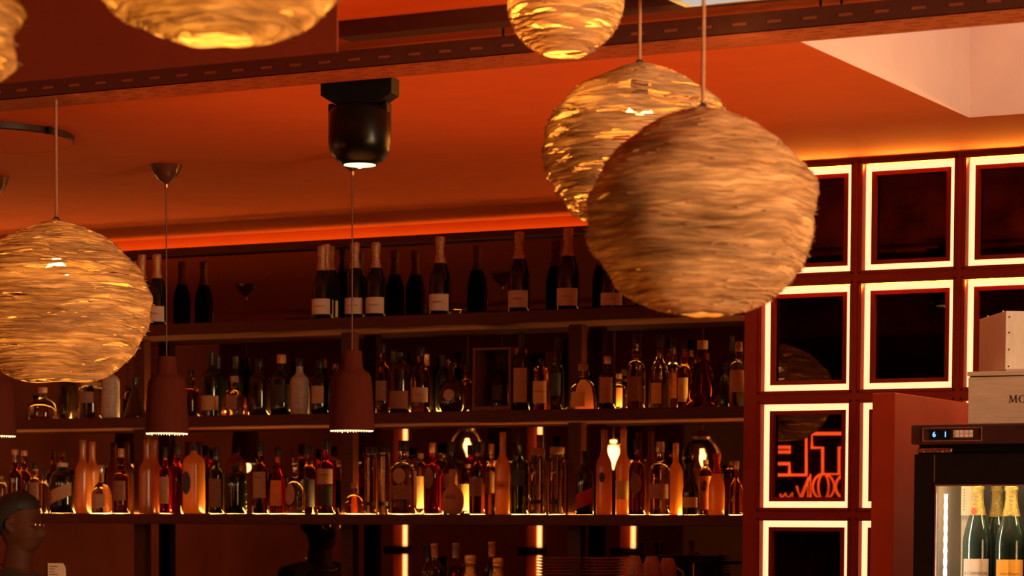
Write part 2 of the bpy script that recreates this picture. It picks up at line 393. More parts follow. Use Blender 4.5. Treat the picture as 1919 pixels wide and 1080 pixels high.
def make_bottle(P, H, R, typ, glass, cap, lab, name='bottle', sq=0.0, flat=1.0, face=None):
    """lab: None or dict(c=centre angle offset deg, w=half width deg, h0,h1, m=material, shape, slant, text)"""
    e = empty(name, P)
    bp, cp = PROF[typ]
    sp = smooth_prof(bp)
    seg = 32
    mb = MB()
    # body, square cross-section fades out above the shoulder
    vs = []; fs = []
    for r, z in sp:
        q = sq * max(0, min(1, (interp(sp, z) - .45) * 4))
        for k in range(seg):
            a = 2 * PI * k / seg; rr = r * R * sqf(a, q)
            vs.append((rr * math.cos(a), rr * math.sin(a) * flat, z * H))
    n = len(sp)
    for i in range(n - 1):
        for k in range(seg):
            a, b = i * seg + k, i * seg + (k + 1) % seg; fs.append((a, b, b + seg, a + seg))
    fs.append(tuple(range(seg))[::-1]); fs.append(tuple((n - 1) * seg + k for k in range(seg)))
    mb.add(vs, fs)
    mb.build('body', G(glass), e, smooth=True)
    if cap != 'none':
        mb = MB(); mb.lathe([(r * R, z * H) for r, z in cp], 20)
        mb.build('foil' if typ == 'champ' else ('stopper' if typ in ('dome', 'globe') else 'cap'), G(cap), e, smooth=True)
    labs = lab if isinstance(lab, list) else ([lab] if lab else [])
    base_a = -PI / 2 + (R_(14) if face is None else R_(face))
    for l in labs:
        a0 = base_a + R_(l.get('c', 0)); hw = R_(l.get('w', 62)); h0, h1 = l['h']; hc, hh = (h0 + h1) / 2, (h1 - h0) / 2
        sl = l.get('slant', 0); mb = MB(); vs = []; fs = []
        if l.get('shape') == 'oval':
            nr, na = 4, 24
            for i in range(nr + 1):
                for k in range(na):
                    q = 2 * PI * k / na; s_, t_ = i / nr * math.cos(q), i / nr * math.sin(q)
                    vs.append(on_surface(bp, R, H, sq, a0 + s_ * hw, hc + t_ * hh, .0012, flat))
            for i in range(nr):
                for k in range(na): fs.append((i * na + k, i * na + (k + 1) % na, (i + 1) * na + (k + 1) % na, (i + 1) * na + k))
        else:
            na, nh = 14, 4
            for j in range(nh + 1):
                for k in range(na + 1):
                    s_, t_ = -1 + 2 * k / na, -1 + 2 * j / nh
                    vs.append(on_surface(bp, R, H, sq, a0 + s_ * hw, hc + t_ * hh + sl * s_, .0012, flat))
            for j in range(nh):
                for k in range(na): a = j * (na + 1) + k; fs.append((a, a + 1, a + na + 2, a + na + 1))
        mb.add(vs, fs); lo = mb.build(l.get('part', 'label'), G(l['m']), e, smooth=True)
        for tx, th, tz in l.get('text', []):      # string, height m, height fraction on the bottle
            v2, f2, wd = text_mesh(tx); mt = MB(); th = min(th, 2 * hw * R * .9 / wd) if wd else th
            mt.add([on_surface(bp, R, H, sq, a0 + x * th / R, tz + (y * th) / H + sl * (x * th / R) / hw, .0022, flat) for x, y in v2], f2)
            mt.build('lettering', G(l.get('ink', 'dark')), lo)
    return e
def L(m, h0, h1, w=62, c=0, shape=None, slant=0, text=(), ink='dark', part='label'):
    return dict(m=m, h=(h0, h1), w=w, c=c, shape=shape, slant=slant, text=list(text), ink=ink, part=part)
PLAN = []
def shelf_bottle(k, px, top, wpx, typ, glass, cap, lab, label, Y=-.175, sq=0.0, group=None, name=None, cat='bottle', flat=1.0, extra=None):
    s_ = scale_at((PY(px, (580, 775, 962)[k], Y).x, Y, SHZ[k]))
    PLAN.append(dict(k=k, px=px, top=top, R=wpx / s_ / 2, typ=typ, glass=glass, cap=cap, lab=lab, label=label, Y=Y, sq=sq, group=group, name=name, cat=cat, flat=flat, extra=extra))
def place_bottles():
    by = (580, 775, 962)
    for b in PLAN: b['dx'] = 0.0
    posx = lambda b: PY(b['px'], by[b['k']], b['Y']).x + b['dx']
    for it in range(500):
        moved = 0
        for i, a in enumerate(PLAN):
            for b in PLAN[i + 1:]:
                if a['k'] != b['k'] or abs(a['px'] - b['px']) > 70: continue
                xa, xb = posx(a), posx(b); ex = xb - xa; ey = b['Y'] - a['Y']; need = a['R'] * (1.04 if not a['sq'] else 1.12) + b['R'] * (1.04 if not b['sq'] else 1.12) + .002
                d = math.hypot(ex, ey)
                if d >= need: continue
                moved += 1; g = (need - d) * .5
                sy = (1 if ey >= 0 else -1) if abs(ey) > 1e-4 else 1
                a['Y'] -= sy * g * .8; b['Y'] += sy * g * .8
                sx = 1 if ex >= 0 else -1
                a['dx'] -= sx * g * .22; b['dx'] += sx * g * .22
        for b in PLAN:
            R = b['R'] * b['flat']; lo, hi = SHF + R + .004, -.012 - R
            if b['k'] > 0:
                x = posx(b)
                for q in range(-3, 2):
                    xp = px0 + q * dx
                    if xp - b['R'] < x < xp + .062 + b['R']: hi = min(hi, -.127 - R)
            if b['k'] == 1 and CASE[0] - b['R'] < posx(b) < CASE[1] + b['R']:
                if posx(b) < (CASE[0] + CASE[1]) / 2: b['dx'] -= .002
                else: b['dx'] += .002
                moved += 1
            b['Y'] = min(max(b['Y'], lo), max(hi, lo))
        if not moved: break
    for b in PLAN:
        x = posx(b); zb = SHZ[b['k']] + .0006; s_ = scale_at((x, b['Y'], zb))
        H = PY(b['px'], b['top'], b['Y']).z - zb
        e = make_bottle((x, b['Y'], zb), H, b['R'], b['typ'], b['glass'], b['cap'], b['lab'], b['name'] or {'champ': 'champagne_bottle', 'wine': 'wine_bottle'}.get(b['typ'], 'liquor_bottle'), b['sq'], b['flat'])
        tag(e, b['label'], b['cat'], b['group'] or 'bottles on the %s shelf' % sn[b['k']])
        if b['extra']: b['extra'](e, b['R'], H)
CASE = (PY(886, 768, -.24).x, PY(957, 768, -.24).x)
CH = [L('L_cream', .06, .27, 66, text=[('CHANDON', .006, .17)])]
def champ(px, top, w, label, Y=-.175): shelf_bottle(0, px, top, w, 'champ', 'blackglass', 'rose', CH, label, Y, group='champagne bottles on the upper shelf')
champ(267, 478, 35, 'champagne bottle on the upper shelf half hidden by the big left nest lamp', -.16)
champ(295, 477, 36, 'champagne bottle with white label just right of the big left nest lamp', -.19)
champ(594, 462, 38, 'leftmost champagne bottle of the tight cluster on the upper shelf', -.24)
champ(611, 459, 37, 'second champagne bottle in the tight cluster on the upper shelf', -.15)
champ(629, 457, 38, 'third champagne bottle from the left in the upper shelf cluster', -.06)
champ(666, 455, 38, 'champagne bottle on the upper shelf right behind the hanging cord of the middle clay pendant')
champ(705, 455, 38, 'rightmost labelled champagne bottle of the upper shelf cluster')
champ(825, 444, 40, 'lone champagne bottle on the upper shelf right of the cluster', -.17)
champ(973, 435, 40, 'champagne bottle second from the right on the upper shelf', -.175)
champ(1065, 428, 42, 'champagne bottle on the upper shelf nearest the back nest lamp', -.17)
champ(1148, 470, 44, 'champagne bottle on the upper shelf behind the front nest lamp', -.17)
mb = MB(); P = PY(855, 575, -.15); mb.lathe([(.012, 0), (.02, .002), (.028, .022), (.030, .026), (.026, .026), (.018, .006)], 24, (P.x, -.15, SHZ[0] + .0005))
tag(mb.build('glass_dish', G('clear'), smooth=True), 'small low glass dish on the upper shelf right of the lone champagne bottle', 'dish')

B = shelf_bottle
# middle shelf, left to right
B(1, -15, 735, 40, 'spirit', 'amber', 'dark', None, 'amber bottle at the far left end of the middle shelf')
B(1, 81, 726, 52, 'dome', 'clear', 'cork', None, 'clear low dome shaped bottle under the left nest lamp')
B(1, 126, 680, 34, 'spirit', 'darkglass', 'dark', None, 'dark bottle between the dome bottle and the clear jar bottle', Y=-.10)
B(1, 170, 716, 44, 'jar', 'clear', 'cork', L('L_brown', .42, .72, 38), 'clear jar shaped bottle with brown label under the left nest lamp')
B(1, 208, 690, 34, 'lowneck', 'stone', 'cork', None, 'grey stoneware bottle right of the clear jar bottle')
B(1, 254, 708, 44, 'cone', 'darkglass', 'dark', None, 'dark cone shaped bottle on the middle shelf left of the clay pendant')
B(1, 358, 694, 32, 'bulbneck', 'brown', 'dark', None, 'small reddish brown bottle just right of the left clay pendant')
B(1, 395, 661, 38, 'wine', 'blackglass', 'dark', L('L_tan', .09, .32, 60), 'black wine bottle with wide tan label on the middle shelf')
B(1, 415, 668, 34, 'wine', 'blackglass', 'dark', None, 'unlabelled black wine bottle behind the tan labelled one', Y=-.08)
B(1, 442, 705, 44, 'bell', 'amber', 'cork', L('L_brown', .15, .5, 30), 'short amber bottle with squared shoulders glowing on the middle shelf', sq=.7, Y=-.20)
B(1, 438, 668, 30, 'wine', 'blackglass', 'dark', None, 'slim black bottle standing behind the short amber bottle', Y=-.07)
B(1, 484, 672, 42, 'spirit', 'darkglass', 'dark', None, 'stout dark bottle right of the short amber bottle')
B(1, 528, 665, 42, 'spirit', 'blackglass', 'rose', L('L_dark', .2, .5), 'big black bottle with copper top left of the stoneware bottle')
B(1, 562, 672, 36, 'spirit', 'stone', 'dark', None, 'pale grey stoneware bottle with dark stopper on the middle shelf', Y=-.20)
B(1, 600, 675, 36, 'spirit', 'blackglass', 'dark', L('L_tan', .20, .52, 40), 'dark bottle with medallion label left of the middle clay pendant')
B(1, 630, 681, 30, 'spirit', 'darkglass', 'clear', None, 'dark bottle with clear neck half behind the middle clay pendant')
B(1, 718, 643, 28, 'spirit', 'brown', 'dark', L('L_brown', .18, .46, 50), 'slim brown bottle with long neck right of the middle clay pendant')
B(1, 738, 657, 28, 'wine', 'darkglass', 'dark', None, 'dark bottle peeking behind the squat square capped bottle', Y=-.07)
B(1, 751, 661, 40, 'lowneck', 'darkglass', 'dark', L('L_brown', .07, .36, 60), 'wide dark bottle with brown label and big square cap')
B(1, 789, 651, 36, 'spirit', 'brown', 'dark', L('L_tan', .16, .38, 60, text=[('RESERVA', .006, .27)]), 'round shouldered brown bottle with tan label left of the round flask')
B(1, 800, 664, 28, 'wine', 'darkglass', 'rose', None, 'dark bottle with copper capsule behind the tan labelled brown bottle', Y=-.07)
B(1, 829, 666, 26, 'wine', 'blackglass', 'dark', None, 'thin black bottle behind the round dark flask', Y=-.07)
B(1, 847, 672, 56, 'globe', 'darkglass', 'clear', L('L_tan', .22, .42, 24, c=-8, shape='oval'), 'round dark flask bottle with oval label and glass stopper', flat=.6)
B(1, 874, 684, 22, 'spirit', 'amber', 'dark', None, 'little amber bottle left of the wooden display case', Y=-.09)
# display case with decanter
def display_case():
    s = scale_at(PY(920, 765, -.17)); P = PY(886, 768, -.24); Q = PY(957, 768, -.24); top = PY(920, 652, -.24).z
    e = empty('display_case', (P.x, -.24, SHZ[1] + .0005)); wd = Q.x - P.x; hh = top - SHZ[1]; dd = .15; t = .010
    wood = mat('reddish_wood', (.17, .05, .02), .5, noise_amt=.25, noise_scale=20, stretch=(8, 8, 1))
    mb = MB(); mb.box(0, 0, 0, t, dd, hh); mb.build('side_panel', wood, e)
    mb = MB(); mb.box(wd - t, 0, 0, wd, dd, hh); mb.build('side_panel', wood, e)
    mb = MB(); mb.box(t, 0, hh - t, wd - t, dd, hh); mb.build('top_panel', wood, e)
    mb = MB(); mb.box(t, 0, 0, wd - t, dd, .02); mb.build('bottom_panel', wood, e)
    mb = MB(); mb.box(t, dd - .006, .02, wd - t, dd, hh - t); mb.build('back_panel', G('L_dark'), e)
    tag(e, 'open wooden display case holding a decanter on the middle shelf', 'display case')
    c = make_bottle((P.x + wd / 2, -.165, SHZ[1] + .021), hh - .045, .040, 'bell', 'brown', 'clear', L('L_dark', .12, .4, 40), 'decanter', sq=.6)
    tag(c, 'brown glass decanter with clear stopper standing inside the wooden display case', 'decanter')
display_case()
B(1, 972, 623, 32, 'wine', 'blackglass', 'dark', L('L_tan', .10, .54, 52), 'tall black wine bottle with long tan label beside the display case', Y=-.21)
B(1, 1016, 672, 27, 'lowneck', 'amber', 'dark', L('L_yellow', .14, .56, 60, text=[('DISARONNO', .008, .36)]), 'square amber bottle with bright yellow label on the middle shelf', sq=.9)
B(1, 1042, 631, 26, 'bulbneck', 'blue', 'dark', L('L_blue', .2, .5, 45), 'tall dark blue grey bottle right of the yellow labelled one')
B(1, 1094, 682, 52, 'bell', 'clear', 'cork', L('L_yellow', .05, .38, 34, c=-14), 'low clear bottle with yellow label in front of the right post', Y=-.20)
B(1, 1137, 668, 34, 'spirit', 'darkglass', 'silver', L('L_tan', .12, .60, 45), 'dark bottle with grey label right of the right post')
B(1, 1160, 700, 26, 'spirit', 'clear', 'cork', L('L_orange', .1, .6, 40), 'short clear bottle with orange label tucked behind the tall clear one', Y=-.08)
B(1, 1192, 624, 36, 'bulbneck', 'clear', 'dark', L('L_brown', .10, .42, 45), 'tall clear bottle with black cap tallest on the middle shelf right part')
B(1, 1236, 628, 40, 'bell', 'clear', 'dark', L('L_yellow', .06, .34, 30, c=-10), 'clear bottle with crossed label and black cap', Y=-.18)
B(1, 1262, 632, 30, 'bulbneck', 'clear', 'dark', L('L_brown', .15, .5, 45), 'clear bulb necked bottle between the crossed label and the pyramid bottle', Y=-.10)
B(1, 1281, 638, 28, 'bulbneck', 'amber', 'dark', L('L_yellow', .1, .45, 40), 'amber tinted bottle left behind the pyramid bottle', Y=-.11)
B(1, 1316, 638, 68, 'cone', 'brown', 'cork', None, 'dark red pyramid shaped bottle with cork on the middle shelf', Y=-.19, flat=.6)
B(1, 1358, 680, 18, 'spirit', 'blue', 'dark', None, 'very slim dark bottle right of the pyramid bottle', Y=-.20)
B(1, 1371, 630, 26, 'wine', 'blackglass', 'dark', None, 'tall black bottle near the right end of the middle shelf', Y=-.10)
B(1, 1384, 641, 34, 'spirit', 'clear', 'cork', L('L_tan', .22, .56, 62), 'last bottle on the middle shelf, clear with tan animal label', Y=-.21)

# lower shelf
B(2, 3, 893, 22, 'lowneck', 'clear', 'cork', None, 'small clear bottle at the far left of the lower shelf')
B(2, 30, 843, 26, 'vodka', 'brown', 'rose', None, 'brown bottle above the bartender head on the left')
B(2, 46, 845, 26, 'vodka', 'brown', 'rose', None, 'second brown bottle above the bartender head', Y=-.12)
B(2, 67, 866, 26, 'spirit', 'clear', 'dark', L('L_brown', .25, .60, 50), 'clear bottle with arched brown label right of the bartender hair')
B(2, 84, 880, 18, 'spirit', 'clear', 'dark', None, 'thin clear bottle left of the black slanted label bottle', Y=-.11)
B(2, 118, 868, 50, 'lowneck', 'blackglass', 'cream', L('L_tan', .26, .52, 60, slant=.10), 'wide black bottle with slanted tan label and cream cap', flat=.8)
B(2, 156, 825, 28, 'vodka', 'frost', 'frost', None, 'frosted bottle left one of the pair by the slanted label bottle')
B(2, 174, 828, 28, 'vodka', 'frost', 'frost', None, 'frosted bottle right one of the pair, behind', Y=-.085)
B(2, 191, 872, 38, 'dome', 'clear', 'silver', L('L_tan', .12, .40, 40), 'clear dome shouldered bottle in front of the frosted pair', Y=-.21)
B(2, 228, 841, 32, 'bulbneck', 'brown', 'rose', L('L_brown', .2, .5, 50), 'brown bottle just left of the first post on the lower shelf')
B(2, 276, 824, 30, 'vodka', 'frost', 'frost', None, 'frosted bottle standing in front of the first post', Y=-.21)
B(2, 290, 825, 28, 'vodka', 'frost', 'frost', None, 'frosted bottle right of the first post', Y=-.14)
B(2, 312, 838, 24, 'spirit', 'red', 'dark', L('L_tan', .15, .55, 50), 'red bottle with tan label right of the frosted bottles')
B(2, 331, 833, 30, 'spirit', 'red', 'dark', None, 'plain red bottle left of the blue medallion bottle', Y=-.13)
B(2, 364, 835, 38, 'lowneck', 'frosty', 'dark', L('L_blue', .28, .62, 32, c=-30, shape='oval'), 'orange frosted bottle with dark blue round medallion', sq=.6)
B(2, 406, 838, 28, 'spirit', 'green', 'dark', L('L_brown', .10, .52, 55), 'green bottle with arched label left of the studded black bottle')
def studs(e, R, H):
    mb = MB()
    for j in range(8):
        for k in range(18):
            a = 2 * PI * (k + .5 * (j % 2)) / 18; z = H * (.08 + j * .08)
            c = Vector((R * math.cos(a), R * math.sin(a), z)); n_ = Vector((math.cos(a), math.sin(a), 0)); u = Vector((-n_.y, n_.x, 0)); d = .0035
            mb.add([c + u * d, c + Vector((0, 0, d)), c - u * d, c - Vector((0, 0, d)), c + n_ * .003], [(0, 1, 4), (1, 2, 4), (2, 3, 4), (3, 0, 4)])
    tag(mb.build('studs', G('blackglass'), e), kind='stuff')
B(2, 442, 870, 40, 'lowneck', 'blackglass', 'dark', None, 'squat black studded bottle on the lower shelf', extra=studs)
B(2, 489, 828, 30, 'spirit', 'brown', 'dark', L('L_tan', .22, .58, 55, text=[('AMARO', .007, .50)]), 'brown bottle with tan label right of the studded bottle')
B(2, 521, 838, 32, 'bell', 'red', 'dark', L('L_orange', .12, .50, 45), 'bright red bottle with orange label on the lower shelf')
B(2, 555, 858, 38, 'dome', 'clear', 'clear', L('L_tan', .16, .52, 34, c=-18, shape='oval'), 'clear bottle with round label and faceted stopper')
B(2, 579, 834, 28, 'spirit', 'brown', 'dark', L('L_dark', .1, .5, 60), 'dark reddish bottle right of the round label bottle', Y=-.12)
B(2, 612, 823, 34, 'spirit', 'red', 'dark', [L('L_tan', .40, .60, 60, text=[('CAMPARI', .009, .52)]), L('L_dark', .1, .38, 60)], 'red bottle with lettered band label left of the middle post')
B(2, 667, 905, 36, 'dome', 'amber', 'cork', None, 'low amber glowing dome bottle beside the middle post', Y=-.20)
B(2, 695, 838, 24, 'jar', 'clear', 'dark', L('L_dark', .12, .18, 50), 'tall clear cylinder bottle left one of a pair by the middle post')
B(2, 719, 836, 24, 'jar', 'clear', 'dark', L('L_dark', .12, .18, 50), 'tall clear cylinder bottle right one of a pair by the middle post', Y=-.14)
B(2, 757, 826, 52, 'spirit', 'clear', 'dark', [L('L_tan', .42, .62, 30, c=-14, shape='oval'), L('L_brown', .2, .38, 44)], 'large clear bottle with round and square labels', flat=.75)
B(2, 789, 850, 26, 'lowneck', 'amber', 'cork', L('L_yellow', .1, .62, 50), 'amber bottle with yellow label behind the large clear bottle', Y=-.08)
B(2, 811, 830, 34, 'spirit', 'red', 'brass', L('L_brown', .36, .66, 34, c=-14, shape='oval'), 'dark red bottle with big round label')
B(2, 848, 828, 34, 'spirit', 'darkglass', 'dark', L('L_brown', .36, .56, 55), 'dark bottle standing behind the clay flask', Y=-.10)
B(2, 849, 880, 46, 'globe', 'clay', 'clay', L('L_brown', .34, .44, 28, c=-6), 'round ochre stoneware flask on the lower shelf', Y=-.22, flat=.7)
B(2, 875, 870, 26, 'lowneck', 'amber', 'cork', L('L_yellow', .08, .6, 60), 'small yellow labelled bottle behind the clay flask', Y=-.08)
B(2, 896, 828, 32, 'spirit', 'brown', 'dark', L('L_brown', .25, .5, 50), 'dark amber bottle right of the clay flask')
B(2, 920, 832, 26, 'spirit', 'amber', 'brass', L('L_brown', .3, .6, 40), 'amber bottle left of the tall frosted orange bottle', Y=-.13)
B(2, 942, 810, 28, 'vodka', 'frosty', 'frosty', L('L_orange', .30, .40, 60, text=[('VODKA', .007, .35)]), 'tall frosted orange bottle with long neck on the lower shelf')
B(2, 974, 813, 34, 'spirit', 'green', 'dark', L('L_blue', .35, .55, 40), 'green tinted glass bottle right of the tall frosted orange one')
def ribs(e, R, H):
    mb = MB()
    for k in range(12):
        a = 2 * PI * k / 12; mb.tube([((R) * math.cos(a), (R) * math.sin(a), H * .04), (R * math.cos(a), R * math.sin(a), H * .76), (R * .8 * math.cos(a), R * .8 * math.sin(a), H * .86)], .0022, 6)
    mb.build('glass_ribs', G('clear'), e, smooth=True)
def ribbed(px, top, wpx, label, Y=-.18): B(2, px, top, wpx, 'jar', 'clear', 'cork', L('L_dark', .16, .22, 40), label, Y=Y, extra=ribs)
ribbed(1008, 840, 32, 'clear ribbed cylinder bottle left one left of the right post')
ribbed(1044, 838, 32, 'clear ribbed cylinder bottle right one beside the right post', -.16)
B(2, 1096, 845, 34, 'wine', 'blackglass', 'dark', L('L_red', .12, .36, 62, slant=.06), 'black bottle with slanted red label right of the right post', Y=-.21)
B(2, 1132, 806, 30, 'vodka', 'frost', 'frost', L('L_blue', .38, .50, 22, c=-4, shape='oval'), 'tall frosted bottle with dark spot left of the bulb reflection')
B(2, 1168, 806, 28, 'vodka', 'frosty', 'frosty', L('L_yellow', .18, .40, 60), 'tall yellow frosted bottle on the lower shelf', Y=-.14)
B(2, 1194, 823, 32, 'spirit', 'brown', 'dark', L('L_brown', .28, .55, 40, shape='oval'), 'dark amber bottle with oval label right of the yellow frosted one')
def print_vodka(e, R, H):
    mt = MB()
    for tx, tz in (('ABSOLUT', .53), ('VODKA', .46)):
        v2, f2, wd = text_mesh(tx); th = .011; mt.add([on_surface(PROF['spirit'][0], R, H, 0, -PI / 2 + .2 + x * th / R, tz + y * th / H, .002) for x, y in v2], f2)
    mt.build('lettering', INK, e)
B(2, 1237, 828, 40, 'spirit', 'clear', 'silver', L('L_tan', .22, .42, 60), 'wide clear vodka bottle with black lettering on the lower shelf', extra=print_vodka)
B(2, 1266, 831, 28, 'spirit', 'frosty', 'rose', None, 'yellow glowing bottle behind the lettered vodka bottle', Y=-.11)
B(2, 1296, 868, 32, 'champ', 'blackglass', 'dark', L('L_yellow', .14, .34, 60), 'short black bottle with wavy yellow label on the lower shelf', name='liquor_bottle')
B(2, 1321, 862, 26, 'lowneck', 'amber', 'cork', [L('L_orange', .1, .7, 60), L('L_dark', .42, .62, 30, shape='oval', part='emblem')], 'orange labelled bottle with black round emblem', Y=-.14)
B(2, 1343, 850, 30, 'champ', 'frosty', 'redcap', None, 'yellow frosted bottle with red neck near the right end', name='liquor_bottle')
B(2, 1380, 864, 28, 'bell', 'amber', 'silver', None, 'last bottle on the lower shelf, small and clear amber')
place_bottles()

# ------------------------------------------------------------------ nest lamps
def nest_mat(thr=.93, tr_=.06):
    m = bpy.data.materials.new('woven_straw'); m.use_nodes = True; t = m.node_tree; N, Lk = t.nodes, t.links; N.clear()
    out = N.new('ShaderNodeOutputMaterial'); tc = N.new('ShaderNodeTexCoord')
    # cylindrical-like coordinates: low frequency round, high frequency up
    mp = N.new('ShaderNodeMapping'); mp.inputs['Scale'].default_value = (5, 5, 60); Lk.new(tc.outputs['Object'], mp.inputs[0])
    wz = N.new('ShaderNodeTexNoise'); wz.inputs['Scale'].default_value = 6; Lk.new(tc.outputs['Object'], wz.inputs['Vector'])
    ad = N.new('ShaderNodeVectorMath'); ad.operation = 'MULTIPLY_ADD'; ad.inputs[1].default_value = (0, 0, 3.2)
    Lk.new(wz.outputs['Color'], ad.inputs[0]); Lk.new(mp.outputs[0], ad.inputs[2])
    n1 = N.new('ShaderNodeTexNoise'); n1.inputs['Scale'].default_value = 1.4; n1.inputs['Detail'].default_value = 8; n1.inputs['Roughness'].default_value = .65
    Lk.new(ad.outputs[0], n1.inputs['Vector'])
    rp = N.new('ShaderNodeValToRGB'); E = rp.color_ramp.elements
    E[0].position = .28; E[0].color = (.075, .032, .012, 1); E[1].position = .72; E[1].color = (.68, .40, .18, 1)
    e = rp.color_ramp.elements.new(.5); e.color = (.30, .155, .07, 1)
    nb = N.new('ShaderNodeTexNoise'); nb.inputs['Scale'].default_value = 1.0; nb.inputs['Detail'].default_value = 3
    mpb = N.new('ShaderNodeMapping'); mpb.inputs['Scale'].default_value = (4, 4, 11); Lk.new(tc.outputs['Object'], mpb.inputs[0]); Lk.new(mpb.outputs[0], nb.inputs['Vector'])
    mm = N.new('ShaderNodeMath'); mm.operation = 'MULTIPLY_ADD'; mm.inputs[1].default_value = .5; Lk.new(nb.outputs['Fac'], mm.inputs[0])
    m5 = N.new('ShaderNodeMath'); m5.operation = 'SUBTRACT'; m5.inputs[1].default_value = .23; Lk.new(n1.outputs['Fac'], m5.inputs[0]); Lk.new(m5.outputs[0], mm.inputs[2])
    Lk.new(mm.outputs[0], rp.inputs[0])
    d = N.new('ShaderNodeBsdfDiffuse'); tr = N.new('ShaderNodeBsdfTranslucent'); Lk.new(rp.outputs[0], d.inputs[0]); Lk.new(rp.outputs[0], tr.inputs[0])
    bp = N.new('ShaderNodeBump'); bp.inputs['Strength'].default_value = .9; bp.inputs['Distance'].default_value = .006
    Lk.new(n1.outputs['Fac'], bp.inputs['Height']); Lk.new(bp.outputs[0], d.inputs['Normal'])
    ms = N.new('ShaderNodeMixShader'); ms.inputs[0].default_value = tr_; Lk.new(d.outputs[0], ms.inputs[1]); Lk.new(tr.outputs[0], ms.inputs[2])
    # gaps between the straws
    mp2 = N.new('ShaderNodeMapping'); mp2.inputs['Scale'].default_value = (7, 7, 62); mp2.inputs['Location'].default_value = (3, 7, 1); Lk.new(tc.outputs['Object'], mp2.inputs[0])
    ad2 = N.new('ShaderNodeVectorMath'); ad2.operation = 'MULTIPLY_ADD'; ad2.inputs[1].default_value = (0, 0, 4); Lk.new(wz.outputs['Color'], ad2.inputs[0]); Lk.new(mp2.outputs[0], ad2.inputs[2])
    n2 = N.new('ShaderNodeTexNoise'); n2.inputs['Scale'].default_value = 1; n2.inputs['Detail'].default_value = 2; Lk.new(ad2.outputs[0], n2.inputs['Vector'])
    n3 = N.new('ShaderNodeTexNoise'); n3.inputs['Scale'].default_value = 3.5; n3.inputs['Detail'].default_value = 1; Lk.new(tc.outputs['Object'], n3.inputs['Vector'])
    mu = N.new('ShaderNodeMath'); mu.operation = 'MULTIPLY_ADD'; mu.inputs[1].default_value = .55; Lk.new(n3.outputs['Fac'], mu.inputs[0]); Lk.new(n2.outputs['Fac'], mu.inputs[2])
    th = N.new('ShaderNodeMath'); th.operation = 'GREATER_THAN'; th.inputs[1].default_value = thr; Lk.new(mu.outputs[0], th.inputs[0])
    tp = N.new('ShaderNodeBsdfTransparent'); m2 = N.new('ShaderNodeMixShader'); Lk.new(th.outputs[0], m2.inputs[0]); Lk.new(ms.outputs[0], m2.inputs[1]); Lk.new(tp.outputs[0], m2.inputs[2])
    Lk.new(m2.outputs[0], out.inputs[0]); return m
STRAND = mat('straw_strand', (.34, .18, .08), .8, noise_amt=.45, noise_scale=9, stretch=(1, 1, 6))
CORDM = mat('brown_fabric_cord', (.34, .16, .08), .7)
BULBM = emissive('warm_bulb', (1.0, .60, .20), 7)
INNER = mat('lamp_holder_black', (.03, .02, .015), .5)
